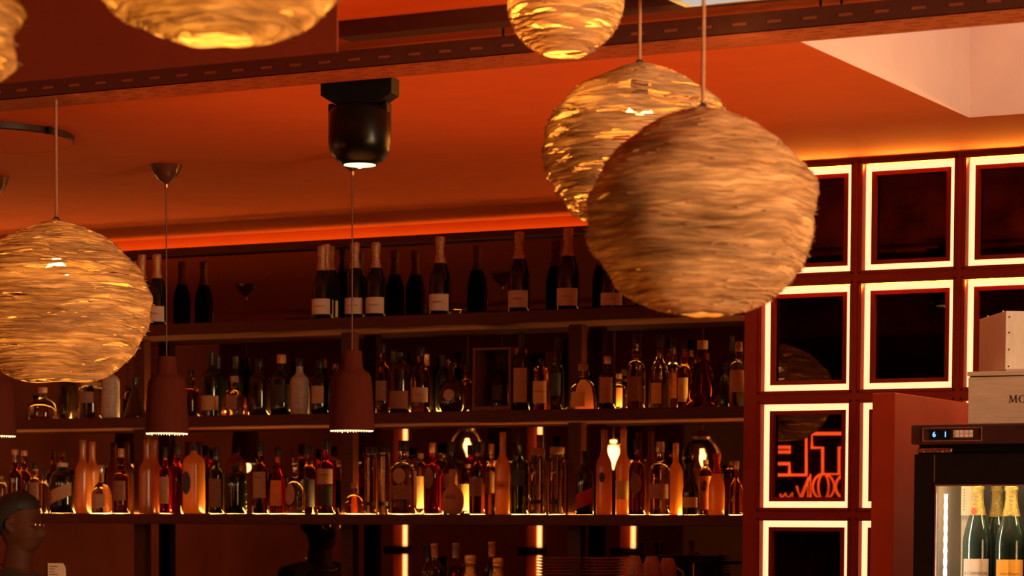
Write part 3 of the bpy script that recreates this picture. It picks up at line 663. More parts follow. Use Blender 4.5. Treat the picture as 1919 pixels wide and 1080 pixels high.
def nest(px, ytop, ybot, wpx, Y, seed, label, zceil=ZC, watts=14, squash=1.0, open_r=.42, tilt=0.0, strands=420, thr=.93, taper=0.0, tr_=.06):
    ctr = PY(px, (ytop + ybot) / 2, Y); s = scale_at(ctr); R = wpx / s / 2; Hh = (ybot - ytop) / s / 2
    e = empty('nest_pendant_lamp', ctr)
    rnd = random.Random(seed)
    def surf(a, t, off=0.0):
        # t 0 top .. 1 bottom
        ph = (.10 + t * (PI - .10 - math.asin(open_r * .8)))
        z = math.cos(ph); r = math.sin(ph) ** (1.0 + (.36 * min(1, z * 2.5) if z > 0 else 0) - (.12 if z < 0 else 0))
        nz = noise.noise(Vector((math.cos(a) * 1.5 + seed * 7, math.sin(a) * 1.5, z * 4.0))) * .07 + noise.noise(Vector((math.cos(a) * 3 + seed, math.sin(a) * 3, z * 14))) * .012
        k = 1 + nz + off
        if taper: k *= 1 - taper * max(0, t - .45)
        return Vector((R * r * k * math.cos(a), R * r * k * math.sin(a), Hh * z * (1 + nz * .3)))
    mb = MB(); na, nh = 120, 84; vs = []; fs = []
    for j in range(nh + 1):
        for k in range(na): vs.append(surf(2 * PI * k / na, j / nh))
    for j in range(nh):
        for k in range(na): a, b = j * na + k, j * na + (k + 1) % na; fs.append((b, a, a + na, b + na))
    mb.add(vs, fs); mb.m = 1
    for q in range(strands):
        t0 = rnd.random() ** .9; a0 = rnd.random() * 2 * PI; ln = rnd.uniform(.5, 2.6); n = int(8 + ln * 9); pts = []; ph = rnd.random() * 9; am = rnd.uniform(.004, .022); sl = rnd.uniform(-.03, .03)
        for i in range(n):
            u = i / (n - 1); a = a0 + ln * u; t = min(.995, max(.01, t0 + am * math.sin(ph + u * 5) + sl * u))
            lift = .002 + .012 * abs(math.sin(ph + u * 3)) * (rnd.random() * .3 + .5) + (.03 if (u < .06 or u > .94) and rnd.random() < .3 else 0)
            pts.append(surf(a, t, lift))
        mb.tube(pts, rnd.uniform(.0006, .0017), 3)
    mb.build('woven_shade', [nest_mat(thr, tr_), STRAND], e, smooth=True)
    mb = MB(); mb.tube([(0, 0, Hh * .97), (0, 0, zceil - ctr.z)], .0045, 8); mb.build('cord', CORDM, e, smooth=True)
    mb = MB(); mb.lathe([(.010, Hh * .60), (.022, Hh * .62), (.022, Hh * .80), (.012, Hh * 1.0), (.006, Hh * 1.04)], 16); mb.build('lamp_holder', INNER, e, smooth=True)
    mb = MB(); br = .036
    mb.lathe([(br * math.sin(q * PI / 8), Hh * .36 - br * math.cos(q * PI / 8)) for q in range(1, 8)] + [(.012, Hh * .6)], 16); mb.build('bulb', BULBM, e, smooth=True)
    d = bpy.data.lights.new('bulb_light', 'POINT'); d.energy = watts; d.color = (1, .58, .12); d.shadow_soft_size = .05
    o = bpy.data.objects.new('bulb_light', d); COL.objects.link(o); o.parent = e; o.location = (0, 0, -Hh * .05)
    tag(e, label, 'pendant lamp', 'woven nest pendant lamps')
    return e
nest(1316, 203, 592, 432, -5.05, 3, 'large woven nest lamp hanging in front of the mirror grid, nearest on the right', watts=5, thr=1.0, open_r=.2)
nest(1198, 120, 435, 360, -4.25, 11, 'woven nest lamp with broad glowing gaps partly behind the front one', watts=12, strands=480, thr=.855, open_r=.25)
nest(107, 414, 722, 348, -3.93, 5, 'woven nest lamp at the left edge in front of the shelves', zceil=2.90, watts=14, tr_=.16)
nest(1060, -165, 108, 226, -4.5, 8, 'small woven nest lamp with bright open bottom at the top centre', watts=13, tr_=.15, open_r=.40, squash=1)
nest(410, -380, 78, 560, -6.4, 21, 'blurred woven nest lamp cut by the top edge left of centre', watts=16, strands=260, open_r=.24, tr_=.2)
nest(-262, -160, 235, 590, -6.6, 31, 'blurred woven nest lamp at the top left corner', watts=16, strands=260, tr_=.2)

# ------------------------------------------------------------------ clay pendants
ILIT = emissive('glowing_shade_inside', (1.0, .62, .25), 2.2)
def clay_pendant(x, Y, zb, label, canopy_z=ZC):
    e = empty('clay_pendant_lamp', (x, Y, zb)); k = .163 / 83
    H = 146 * k; prof = [(41, 0), (41.5, 3), (40, 30), (37, 78), (35, 98), (31, 106), (22, 111), (19.5, 118), (18.5, 140), (17, 146)]
    outer = [(r * k, z * k) for r, z in prof]; inner = [((r - 3) * k, z * k) for r, z in prof[:7]]
    mb = MB(); mb.lathe(outer, 40, close=False); n = len(mb.v); mb.add([(0, 0, H)], [])
    for q in range(40): mb.f.append([(len(outer) - 1) * 40 + q, (len(outer) - 1) * 40 + (q + 1) % 40, n]); mb.mi.append(0)
    # fluting
    for i, v in enumerate(mb.v[:n]):
        if v[2] < 98 * k: a = math.atan2(v[1], v[0]); f = 1 + .012 * math.cos(20 * a); mb.v[i] = (v[0] * f, v[1] * f, v[2])
    mb.build('shade', TERRA, e, smooth=True)
    mb = MB(); mb.lathe(inner[::-1], 32, close=False); mb.build('inner_liner', mat('pale_liner', (.8, .6, .4), .6), e, smooth=True)
    # crystal rim, glints of bulb light put in as emission
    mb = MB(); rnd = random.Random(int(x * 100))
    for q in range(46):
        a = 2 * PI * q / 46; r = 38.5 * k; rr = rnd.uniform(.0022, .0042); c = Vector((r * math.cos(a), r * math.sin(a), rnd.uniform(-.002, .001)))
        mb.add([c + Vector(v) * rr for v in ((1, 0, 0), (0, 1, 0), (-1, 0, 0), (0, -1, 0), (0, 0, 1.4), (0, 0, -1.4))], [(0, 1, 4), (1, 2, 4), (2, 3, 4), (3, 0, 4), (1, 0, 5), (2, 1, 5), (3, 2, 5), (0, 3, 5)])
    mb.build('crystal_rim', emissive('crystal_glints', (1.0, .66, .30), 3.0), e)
    mb = MB(); mb.lathe([(0.001, .012), (34 * k, .012), (34 * k, .016), (.001, .016)], 32); mb.build('diffuser', ILIT, e)
    mb = MB(); mb.tube([(0, 0, H), (0, 0, canopy_z - zb - .07)], .0026, 6); mb.build('cord', mat('thin_dark_cord', (.12, .04, .025), .6), e)
    mb = MB(); cz = canopy_z - zb; mb.lathe([(.006, cz - .075), (.010, cz - .068), (.030, cz - .055), (.050, cz - .030), (.058, cz - .006), (.060, cz - .001)], 28); mb.build('canopy', mat('smoked_canopy', (.09, .025, .012), .15, noise_amt=.1, spec=.8), e, smooth=True)
    mb = MB(); mb.lathe([(.0045, cz - .088), (.008, cz - .085), (.008, cz - .072), (.0045, cz - .070)], 12); mb.build('ferrule', BRASS, e, smooth=True)
    d = bpy.data.lights.new('shade_light', 'POINT'); d.energy = 1.2; d.color = (1, .5, .2); d.shadow_soft_size = .03
    o = bpy.data.objects.new('shade_light', d); COL.objects.link(o); o.parent = e; o.location = (0, 0, -.02)
    tag(e, label, 'pendant lamp', 'ribbed clay pendant lamps over the bar')
pa = PY(660, 812, -2.1); pb = PY(313, 808, -2.1)
dxp = pa.x - pb.x; zb = (pa.z + pb.z) / 2
for k, lb in ((0, 'ribbed clay pendant with glowing rim under the black stage light'), (-1, 'ribbed clay pendant hanging right of the left nest lamp'), (-2, 'ribbed clay pendant at the far left edge under the nest lamp'),
              (-3, 'clay pendant beyond the left edge, seen in the bar mirror left of the middle post'), (-4, 'clay pendant beyond the left edge, seen in the bar mirror right of the middle post'), (-5, 'clay pendant beyond the left edge, seen in the bar mirror at its right')):
    clay_pendant(pa.x + k * dxp, -2.1, zb, lb)

# ------------------------------------------------------------------ ceiling fittings
def cable_tray():
    a = PY(0, 181, -4.0); b = PY(1919, 20, -4.0); x0, x1 = -9.0, 3.0
    e = empty('cable_tray', (0, -4.0, 2.899)); wz = .17
    mb = MB(); mb.box(x0, 0, 0, x1, .004, .050); mb.m = 1
    for i in range(int((x1 - x0) / .095)):
        x = x0 + i * .095; mb.box(x, -.0015, .020, x + .036, 0, .027)
    mb.build('side_rail', [TRAYM, mat('tray_slot_light', (.22, .05, .018), .7)], e)  # lighter blocks on the rail paint the light showing through its slots
    mb = MB(); mb.box(x0, wz, 0, x1, wz + .004, .05); mb.build('side_rail', TRAYM, e)
    # perforated base: strips with real slots
    mb = MB(); ws = [0, .022, .032, .060, .070, .100, .110, .138, .148, wz]
    for i in range(0, len(ws) - 1, 2): mb.box(x0, ws[i], 0, x1, ws[i + 1], .002)
    n = int((x1 - x0) / .085)
    for i in range(n):
        x = x0 + i * .085
        for j in (1, 3, 5, 7): mb.box(x + (.04 if j in (3, 5) else 0), ws[j], 0, x + .04 + (.04 if j in (3, 5) else 0), ws[j + 1], .002)
    mb.build('perforated_base', TRAYB, e)
    for px in (957, 1549, 1588):
        x = PY(px, 40, -3.9).x; mb = MB(); mb.tube([(x, .06, 0), (x, .06, ZC - 2.899)], .004, 6); mb.build('hanging_rod', BLACK, e)
    tag(e, 'dark perforated metal cable tray running across under the ceiling', 'cable tray')
cable_tray()
P = PZ(800, 50, 2.95)
mb = MB(); xa = PY(631, 62, P.y).x; mb.box(xa, P.y, 2.945, 4.0, P.y + .075, ZC - .001)
tag(mb.build('ceiling_band', TRAYM), 'dark flat band on the ceiling parallel to the cable tray', 'duct')  # dark flat band along the ceiling, parallel to the tray
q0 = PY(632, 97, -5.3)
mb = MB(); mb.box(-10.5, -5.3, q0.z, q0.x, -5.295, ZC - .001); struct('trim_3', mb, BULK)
# flat ceiling panel light at the top
c0 = PZ(1285, 14, 2.925)
mb = MB(); mb.box(c0.x, c0.y - .62, 2.925, c0.x + .62, c0.y, ZC - .001); e = empty('ceiling_light', (0, 0, 0)); mb.build('frame', mat('pale_frame', (.75, .66, .58), .6), e)
mb = MB(); mb.box(c0.x + .03, c0.y - .59, 2.921, c0.x + .59, c0.y - .03, 2.9249); mb.build('diffuser', emissive('cool_diffuser', (.72, .62, .55), .8), e)
tag(e, 'pale square ceiling light at the top edge above the back nest lamp', 'ceiling light')
# ring on the ceiling at left
c = PZ(-30, 268, ZC - .03); s = scale_at(c); Rr = 168 / s
e = empty('ceiling_ring', (c.x, c.y, ZC))
mb = MB(); mb.lathe([(Rr, -.001), (Rr, -.020), (Rr * .985, -.024)], 72, close=False); mb.build('rim', mat('ring_black', (.03, .012, .01), .4), e, smooth=True)
mb = MB(); mb.lathe([(Rr * .985, -.0235), (.01, -.0235)], 72, close=False); mb.build('cover', CEIL, e)
mb = MB(); a = R_(-8); mb.tube([(Rr * 1.0 * math.cos(a), Rr * math.sin(a), -.012), (Rr * 1.06 * math.cos(a), Rr * 1.06 * math.sin(a), -.012)], .011, 10); mb.build('latch', BLACK, e)
tag(e, 'flat round fitting with thin dark rim on the ceiling above the left nest lamp', 'ceiling fitting')
# moving head stage light
def moving_head():
    P = PY(675, 168, -3.72); s = scale_at(P); k = 1 / s
    e = empty('stage_light', (P.x, P.y, P.z), R_(12))
    mb = MB()   # mounting plate and clamp up to the tray
    mb.box(-60 * k, -28 * k, 30 * k, 60 * k, 28 * k, 34 * k); mb.lathe([(22 * k, 34 * k), (26 * k, 37 * k), (26 * k, 42 * k), (12 * k, 48 * k)], 20); mb.build('clamp', BLACK, e)
    hx = [(-70, 21), (-70, -12), (-42, -29), (42, -29), (70, -12), (70, 19), (48, 25), (25, 30), (10, 34), (-25, 34), (-40, 21)]
    mb = MB(); dd = 24
    mb.add([(x * k, -dd * k, z * k) for x, z in hx] + [(x * k, dd * k, z * k) for x, z in hx],
           [tuple(range(len(hx)))] + [tuple(range(len(hx), 2 * len(hx)))[::-1]] + [(i, i + len(hx), (i + 1) % len(hx) + len(hx), (i + 1) % len(hx)) for i in range(len(hx))])
    mb.box(-56 * k, -14 * k, 21 * k, -46 * k, 14 * k, 29 * k); mb.box(44 * k, -14 * k, 21 * k, 55 * k, 14 * k, 29 * k)
    mb.build('base', BLACK, e, bevel=.002)
    for sx in (-1, 1):
        mb = MB(); a, b = sorted((sx * 47 * k, sx * 58 * k)); mb.box(a, -16 * k, -80 * k, b, 16 * k, -26 * k); mb.build('yoke_arm', BLACKS, e, bevel=.004)
    mb = MB(); mb.lathe([(30 * k, -139 * k), (45 * k, -131 * k), (56 * k, -117 * k), (59 * k, -100 * k), (59 * k, -45 * k), (52 * k, -34 * k), (36 * k, -28 * k)], 36); hd = mb.build('head', BLACKS, e, smooth=True)
    mb = MB(); mb.lathe([(26 * k, -128 * k), (33 * k, -138 * k), (33 * k, -140 * k), (30 * k, -140 * k)], 32, close=False); mb.build('lens_ring', BLACK, hd, smooth=True)
    mb = MB(); mb.lathe([(.0005, -142 * k), (30 * k, -141 * k), (30 * k, -139.5 * k)], 32); mb.build('lens', emissive('stage_lens', (1.0, .74, .40), 2.2), hd)
    mb = MB(); mb.lathe([(.0005, -147 * k), (5 * k, -145 * k), (6 * k, -142 * k)], 16); mb.build('led', emissive('stage_led', (1, .9, .75), 6), hd)
    d = bpy.data.lights.new('stage_beam', 'SPOT'); d.energy = 14; d.color = (1, .8, .55); d.spot_size = R_(50); d.shadow_soft_size = .04
    o = bpy.data.objects.new('stage_beam', d); COL.objects.link(o); o.parent = e; o.location = (0, 0, -150 * k)
    tag(e, 'black moving head stage light hanging from the cable tray', 'stage light')
moving_head()

# ------------------------------------------------------------------ right side: partition, fridge, crates
def partition():
    A = PY(1635, 770, -2.35); Bp = PY(1678, 736, -2.35)
    mb = MB(); mb.box(A.x, -2.35, 0, Bp.x, WY - .006, Bp.z); o = mb.build('partition', CABRED, bevel=.002)
    tag(o, 'red lacquered partition panel standing between the mirror grid and the wine fridge', 'partition', kind='thing')
partition()
def fridge():
    F = -2.70; a = PY(1714, 850, F); t = PY(1714, 797, F); X0 = a.x; Wd = .66; Z1 = t.z; Dp = .58; s = scale_at((X0, F, Z1))
    e = empty('wine_fridge', (X0, F, 0))
    def xx(px, y=900): return PY(px, y, F).x - X0
    def zz(py, px=1800): return PY(px, py, F).z
    blk = mat('fridge_black', (.009, .006, .005), .45, noise_amt=.1, spec=.25)
    hz = zz(833)
    # cabinet shell, open front
    mb = MB(); t_ = .04
    mb.box(0, .035, 0, t_, Dp, hz - .02); mb.box(Wd - t_, .035, 0, Wd, Dp, hz - .02); mb.box(t_, Dp - .03, 0, Wd - t_, Dp, hz - .02); mb.box(t_, .035, 0, Wd - t_, Dp - .03, .12); mb.box(t_, .035, hz - .07, Wd - t_, Dp - .03, hz - .02)
    mb.build('cabinet', blk, e)
    mb = MB(); mb.box(-.002, -.03, hz, Wd + .002, Dp, Z1); tp = mb.build('top_panel', mat('fridge_header', (.045, .014, .014), .4), e, bevel=.006)
    mb = MB(); mb.box(.012, .01, hz - .02, Wd - .012, Dp, hz); mb.build('neck', BLACK, e)
    # door frame
    gx0, gx1 = xx(1752, 1000), Wd - .04; gz1 = zz(909, 1760); gz0 = .2; dt = hz - .028
    mb = MB(); mb.box(0, 0, .05, gx0, .034, dt); mb.box(gx1, 0, .05, Wd, .034, dt); mb.box(gx0, 0, gz1, gx1, .034, dt); mb.box(gx0, 0, .05, gx1, .034, gz0)
    dr = mb.build('door', blk, e, bevel=.002)
    mb = MB(); q = .0045; ring(mb, gx0, gx1, gz1, gz0, q, -.003, .004); mb.build('glass_trim', mat('copper_trim', (.75, .42, .30), .3, .8), dr)
    mb = MB(); mb.box(gx0 + q, .010, gz0 + q, gx1 - q, .014, gz1 - q); mb.build('glass_pane', mat('thin_pane', (1, .97, .95), .0, noise_amt=0, trans=1, ior=1.03), dr)
    # hinge and its line
    mb = MB(); hx = xx(1718); mb.box(xx(1720), -.012, hz - .024, xx(1786), .0, hz - .010); mb.build('hinge', mat('hinge_steel', (.6, .35, .28), .25, 1.0, noise_amt=.6, noise_scale=120, bump=1), dr, bevel=.003)
    mb = MB(); lx = xx(1751, 870); mb.box(lx, -.001, gz1 + .008, lx + .0015, .0, hz - .030); mb.build('seam', mat('copper_trim', (.75, .42, .30)), dr)
    # display on the header
    y0 = -.031; mb = MB(); x0, x1, z0_, z1_ = xx(1736, 815), xx(1847, 815), zz(828, 1790), zz(802, 1790)
    ring(mb, x0, x1, z1_, z0_, .0025, y0 - .003, y0); mb.build('display_frame', mat('copper_trim', (.75, .42, .30)), tp)
    mb = MB(); mb.box(xx(1750), y0 - .002, zz(824), xx(1787), y0, zz(806)); mb.build('screen', mat('screen_dark', (.005, .01, .02), .2), tp)
    for ch, px in (('6', 1758), ('1', 1779)):
        v2, f2, wd = text_mesh(ch); th = 10 / s; cx_, cz_ = xx(px, 815), zz(815, px); mt = MB(); mt.add([(cx_ + x * th, y0 - .003, cz_ + y * th) for x, y in v2], f2); mt.build('digit', emissive('blue_digit', (.15, .45, 1.0), 3.5), tp)
    mb = MB(); mb.box(xx(1793, 815), y0 - .003, zz(821), xx(1830, 815), y0, zz(807)); kp = mb.build('keypad', mat('keypad_grey', (.55, .48, .42), .5), tp, bevel=.002)
    mb = MB()
    for r in range(2):
        for c_ in range(4):
            px = 1798 + c_ * 8.5; py = 810.5 + r * 7; mb.box(xx(px, 815), y0 - .005, zz(py + 2.2), xx(px + 5.5, 815), y0 - .003, zz(py - 2.2))
    mb.build('buttons', mat('button_pale', (.8, .7, .6), .5), kp)
    # inside: light tube, liner, shelf
    mb = MB(); pts = []; lx = xx(1760, 1000) + .004
    mb.tube([(lx, .05, .25 + i * .01) for i in range(int((gz1 - .27) / .01) + 1)], .0055, 8, rr=[.0055 + .0012 * math.sin(i * 1.9) for i in range(int((gz1 - .27) / .01) + 1)])
    mb.build('light_tube', emissive('fridge_tube', (.95, .97, 1.0), 3.0), e, smooth=True)
    lin = mat('fridge_liner', (.20, .15, .10), .6, noise_amt=.1)
    mb = MB(); mb.box(t_ + .001, .045, .13, t_ + .006, Dp - .032, hz - .075); mb.build('liner', lin, e)
    mb = MB(); mb.box(t_ + .006, Dp - .036, .13, Wd - t_ - .001, Dp - .031, hz - .075); mb.build('back_liner', mat('back_liner_dark', (.03, .018, .012), .6), e)
    mb = MB(); mb.box(xx(1770, 1000), .16, .2, xx(1802, 1000), .165, gz1 + .03); mb.build('duct_strip', mat('duct_grey', (.36, .28, .20), .6), e)
    mb = MB(); mb.box(xx(1781, 1000), .154, .9, xx(1785, 1000), .160, zz(1010)); mb.build('slot_light', emissive('pale_slot', (1.0, .85, .55), .9), e)
    shz = zz(1122, 1840) + .0
    mb = MB()
    for i in range(14): mb.tube([(t_ + .01 + i * .042, .06, shz - .006), (t_ + .01 + i * .042, Dp - .05, shz - .006)], .0028, 6)
    mb.tube([(t_ + .002, .06, shz - .008), (Wd - t_, .06, shz - .008)], .003, 6); mb.build('wire_shelf', mat('shelf_steel', (.5, .45, .4), .35, .9), e, smooth=True)
    d = bpy.data.lights.new('fridge_light', 'AREA'); d.shape = 'RECTANGLE'; d.size = .5; d.size_y = .03; d.energy = 10.0; d.color = (1, .76, .42)
    o = bpy.data.objects.new('fridge_light', d); COL.objects.link(o); o.parent = e; o.location = (Wd * .5, .065, hz - .074); o.rotation_euler = (R_(30), 0, 0)
    d = bpy.data.lights.new('tube_light', 'AREA'); d.shape = 'RECTANGLE'; d.size = .8; d.size_y = .012; d.energy = 5.0; d.color = (1, .86, .62)
    o = bpy.data.objects.new('tube_light', d); COL.objects.link(o); o.parent = e; o.location = (lx + .008, .046, gz1 - .45); o.rotation_euler = (0, R_(-90), R_(35))
    tag(e, 'tall black glass door wine fridge with blue digits at the right edge', 'fridge')
    # paper sheet stuck inside
    mb = MB(); mb.box(xx(1772, 940), .150, zz(966, 1790), xx(1803, 940), .1515, gz1 + .02)
    pp = mb.build('paper_sheet', mat('warm_paper', (.80, .68, .46), .8), None, loc=(X0, F, 0)); tag(pp, 'pale paper sheet with vertical print stuck inside the wine fridge', 'paper')
    mt = MB()
    for px, n in ((1777, 8), (1792, 9)):
        for i in range(n):
            z = zz(917 + i * (5.4 if px == 1777 else 4.6)); x = xx(px, 940); mt.box(x, .1492, z - .002, x + .003, .150, z + .002)
    mt.build('print_marks', INK, pp)
    # bottles inside
    Yb = F + .13
    def fb(px, topy, wpx, foil, lm, label, texts, neck=None, Yo=0.0):
        base = shz - .002; s2 = scale_at(PY(px, 1000, Yb + Yo)); x = PY(px, 1000, Yb + Yo).x; H = PY(px, topy, Yb + Yo).z - base
        lab = [L(lm, .05, .315, 56, text=texts)] if lm else []
        b = make_bottle((x, Yb + Yo, base), H, wpx / s2 / 2, 'champ', 'blackglass', foil, lab, 'champagne_bottle', face=12)
        if neck:
            R = wpx / s2 / 2
            mt = MB(); vs = []; na = 20
            for i in range(3):
                for k_ in range(na): q = 2 * PI * k_ / na; rr = i / 2 * .34; aa = -PI / 2 + R_(12 + neck[1]) + rr * math.cos(q) * 1.1; hh_ = neck[2] + rr * math.sin(q) * .085; r_ = interp(PROF['champ'][1], max(.665, hh_)) * R + .002; vs.append((r_ * math.cos(aa), r_ * math.sin(aa), hh_ * H))
            mt.add(vs, [(i * na + k_, i * na + (k_ + 1) % na, (i + 1) * na + (k_ + 1) % na, (i + 1) * na + k_) for i in range(2) for k_ in range(na)])
            mt.build('neck_seal', G(neck[0]), b)
        return tag(b, label, 'bottle', 'champagne bottles in the wine fridge')
    b1 = fb(1832, 888, 54, 'gold', 'L_cream', 'champagne bottle with cream label and red neck seal in the wine fridge', [('& CHANDON', .0085, .20)], ('L_red', -22, .70))
    # letters up the neck
    v2, f2, wd = text_mesh('MOET'); H = PY(1832, 888, Yb).z - (shz - .002); R = 54 / scale_at(PY(1832, 1000, Yb)) / 2; th = .0105; mt = MB()
    mt.add([((interp(PROF['champ'][1], min(.99, max(.67, .80 + x * th / H))) * R + .002) * math.cos(-PI / 2 - R_(8) + -y * th / (R * .42)), (interp(PROF['champ'][1], min(.99, max(.67, .80 + x * th / H))) * R + .002) * math.sin(-PI / 2 - R_(8) + -y * th / (R * .42)), (.80 + x * th / H) * H) for x, y in v2], f2)
    mt.build('lettering', INK, b1)
    fb(1895, 890, 58, 'gold', 'L_sun', 'champagne bottle with bright yellow label in the wine fridge', [('Veuve Clicquot', .0085, .20), ('BRUT', .005, .13)], ('gold', 0, .70))
    fb(1868, 893, 52, 'gold', None, 'gold necked champagne bottle behind the yellow labelled one in the fridge', [], None, .13)
    fb(1953, 890, 54, 'gold', 'L_cream', 'champagne bottle cut by the right edge inside the wine fridge', [], ('gold', 0, .70))
    return X0, F, Z1
FX, FY, FZ = fridge()
def crates():
    wood = mat('pale_crate_wood', (.60, .50, .37), .75, noise_amt=.10, noise_scale=10, stretch=(1, 1, 10), bump=.2)
    A = PY(1814, 795, FY + .0); Ztop = PY(1814, 697, FY).z; Wd, Dp, Hh = .55, .46, Ztop - FZ - .0015
    e = empty('wine_crate', (A.x, FY, FZ + .001))
    mb = MB(); mb.box(0, 0, 0, Wd, Dp, Hh - .016); bd = mb.build('box', wood, e, bevel=.001)
    mb = MB(); mb.box(-.003, -.003, Hh - .0125, Wd + .003, Dp + .003, Hh); mb.build('lid', wood, e, bevel=.001)
    mb = MB(); mb.box(.004, .003, Hh - .016, Wd - .004, Dp - .003, Hh - .0125); mb.build('lid_gap', INK, e)
    # serif M O drawn as strokes
    s = scale_at(A); u = 1 / s; x0 = PY(1892, 748, FY).x - A.x; z0_ = PY(1892, 756, FY).z - FZ; h_ = 14 * u; mt = MB(); y = -.0008
    def stroke(xa, za, xb, zb_, w_):
        mt.add([(x0 + xa * u - w_ * u / 2, y, z0_ + za * u), (x0 + xa * u + w_ * u / 2, y, z0_ + za * u), (x0 + xb * u + w_ * u / 2, y, z0_ + zb_ * u), (x0 + xb * u - w_ * u / 2, y, z0_ + zb_ * u)], [(0, 1, 2, 3)])
    stroke(1, 0, 2.5, 14, 1.0); stroke(2.5, 14, 7, 1, 2.4); stroke(7, 1, 12, 14, 1.0); stroke(12.5, 14, 13.5, 0, 2.6)
    for xa in (1, 13.5): stroke(xa, 0, xa, 1, 5)
    for xa in (1.8, 13): stroke(xa, 13, xa, 14, 4.5)
    n = 28; cx_ = 25
    vs = [];
    for k in range(n):
        a = 2 * PI * k / n; vs += [(x0 + (cx_ + 7 * math.cos(a)) * u, y, z0_ + (7 + 7.2 * math.sin(a)) * u), (x0 + (cx_ + 4.3 * math.cos(a)) * u, y, z0_ + (7 + 6.4 * math.sin(a)) * u)]
    mt.add(vs, [(2 * k, 2 * k + 1, (2 * k + 3) % (2 * n), (2 * k + 2) % (2 * n)) for k in range(n)])
    v2, f2, wd = text_mesh('ET'); mt.add([(x0 + (44 + x * 14) * u, y, z0_ + (7 + yy * 14) * u) for x, yy in v2], f2)
    mt.build('lettering', INK, bd)
    tag(e, 'long pale wooden wine crate with dark serif letters lying on the fridge', 'crate')
    # small crate, turned
    C = PY(1888, 690, FY + .05); z = FZ + .0025 + Hh; sC = scale_at((C.x, C.y, z)); hh = 112 / sC
    e = empty('wooden_box', (C.x, FY + .03, z), R_(32))
    pale = mat('whitish_crate_wood', (.72, .64, .52), .7, noise_amt=.08, noise_scale=14, stretch=(8, 8, 1), bump=.15)
    # local x along front, local y depth; left face shown
    mb = MB(); mb.box(0, 0, .006, .30, .31, hh); b = mb.build('box', pale, e, bevel=.001)
    mb = MB(); mb.box(.004, .004, 0, .296, .306, .006); mb.build('bottom', wood, e)
    mb = MB()
    for fz in (.08, .36, .64, .90):
        c_ = (.010, -.0006, hh * fz); n = 10; vs = [(c_[0] + .003 * math.cos(2 * PI * k / n), c_[1], c_[2] + .003 * math.sin(2 * PI * k / n)) for k in range(n)]; mb.add(vs, [tuple(range(n))])
    mb.build('nails', INK, b)
    mb = MB(); mb.box(.006, .06, hh, .010, .064, hh + .006); mb.box(.006, .24, hh, .010, .244, hh + .006); mb.build('tacks', CREAM, b)
    tag(e, 'small whitish wooden box with nail heads, turned, on top of the long crate', 'box')
crates()

# ------------------------------------------------------------------ things seen in the mirrors
# reflected point: virtual place behind the mirror at y=+d, real one at y=-d
def via_mirror(px, py, d, ym=0.0):
    V = PY(px, py, ym + d); return Vector((V.x, ym - d, V.z))
def globe_lamp(px, py, d, rad, label, ym=0.0, kind='globe'):
    P = via_mirror(px, py, d, ym); e = empty('glass_globe_lamp' if kind == 'globe' else 'bare_bulb_lamp', P)
    if kind == 'globe':
        mb = MB(); mb.lathe([(rad * math.sin(q * PI / 14), -rad * math.cos(q * PI / 14)) for q in range(1, 14)] + [(.03, rad * 1.15)], 28); mb.build('globe', mat('thin_globe_glass', (1, .9, .7), .02, noise_amt=.05, noise_scale=10, trans=1, ior=1.14, bump=.8), e, smooth=True)
    mb = MB(); br = .038; bs = 1.0 if kind == 'bulb' else .58; mb.lathe([(.002 * bs, -.10 * bs), (.012 * bs, -.06 * bs), (br * bs, 0), (br * .95 * bs, .03 * bs), (.02 * bs, .06 * bs), (.02 * bs, .08 * bs)], 18); mb.build('bulb', emissive('amber_bulb', (1, .62, .25), 40), e, smooth=True)
    mb = MB(); mb.lathe([(.03, rad * .9), (.06, rad * .95), (.06, rad * 1.05), (.02, rad * 1.35)], 20); mb.build('cap', BRASS, e, smooth=True)
    mb = MB(); mb.tube([(0, 0, rad * 1.3), (0, 0, ZC - P.z)], .005, 6); mb.build('cord', CORDM, e)
    tag(e, label, 'pendant lamp', 'glass lamps seen in the mirror')
globe_lamp(876, 838, 4.6, .11, 'glass globe lamp reflected in the bar mirror near the centre')
globe_lamp(1316, 858, 4.6, .12, 'glass globe lamp reflected in the bar mirror at the right')
globe_lamp(1150, 850, 4.2, .05, 'bare amber bulb lamp reflected in the bar mirror', kind='bulb')
for px, lb in ((760, 'left'), (1012, 'middle'), (1188, 'right')):
    P = via_mirror(px, 900, 6.0); top = via_mirror(px, 798, 6.0); e = empty('light_tube', (P.x, P.y, 0))
    mb = MB(); mb.tube([(0, 0, .9), (0, 0, top.z)], .015, 10); mb.build('tube', emissive('orange_tube', (1.0, .40, .16), 22), e, smooth=True)
    mb = MB(); mb.box(-.11, -.05, 0, -.01, -.022, 2.9); mb.build('glow_board', CABRED, e)  # added board, shaped to catch the red glow left of the tube
    mb = MB(); mb.box(-.16, -.03, 1.44, .04, .03, 1.50); mb.box(-.03, -.03, 0, .03, .03, .9); mb.build('bracket', BLACK, e)
    tag(e, 'upright orange light tube reflected in the bar mirror, %s of the three' % lb, 'light tube', 'upright light tubes seen in the mirror')
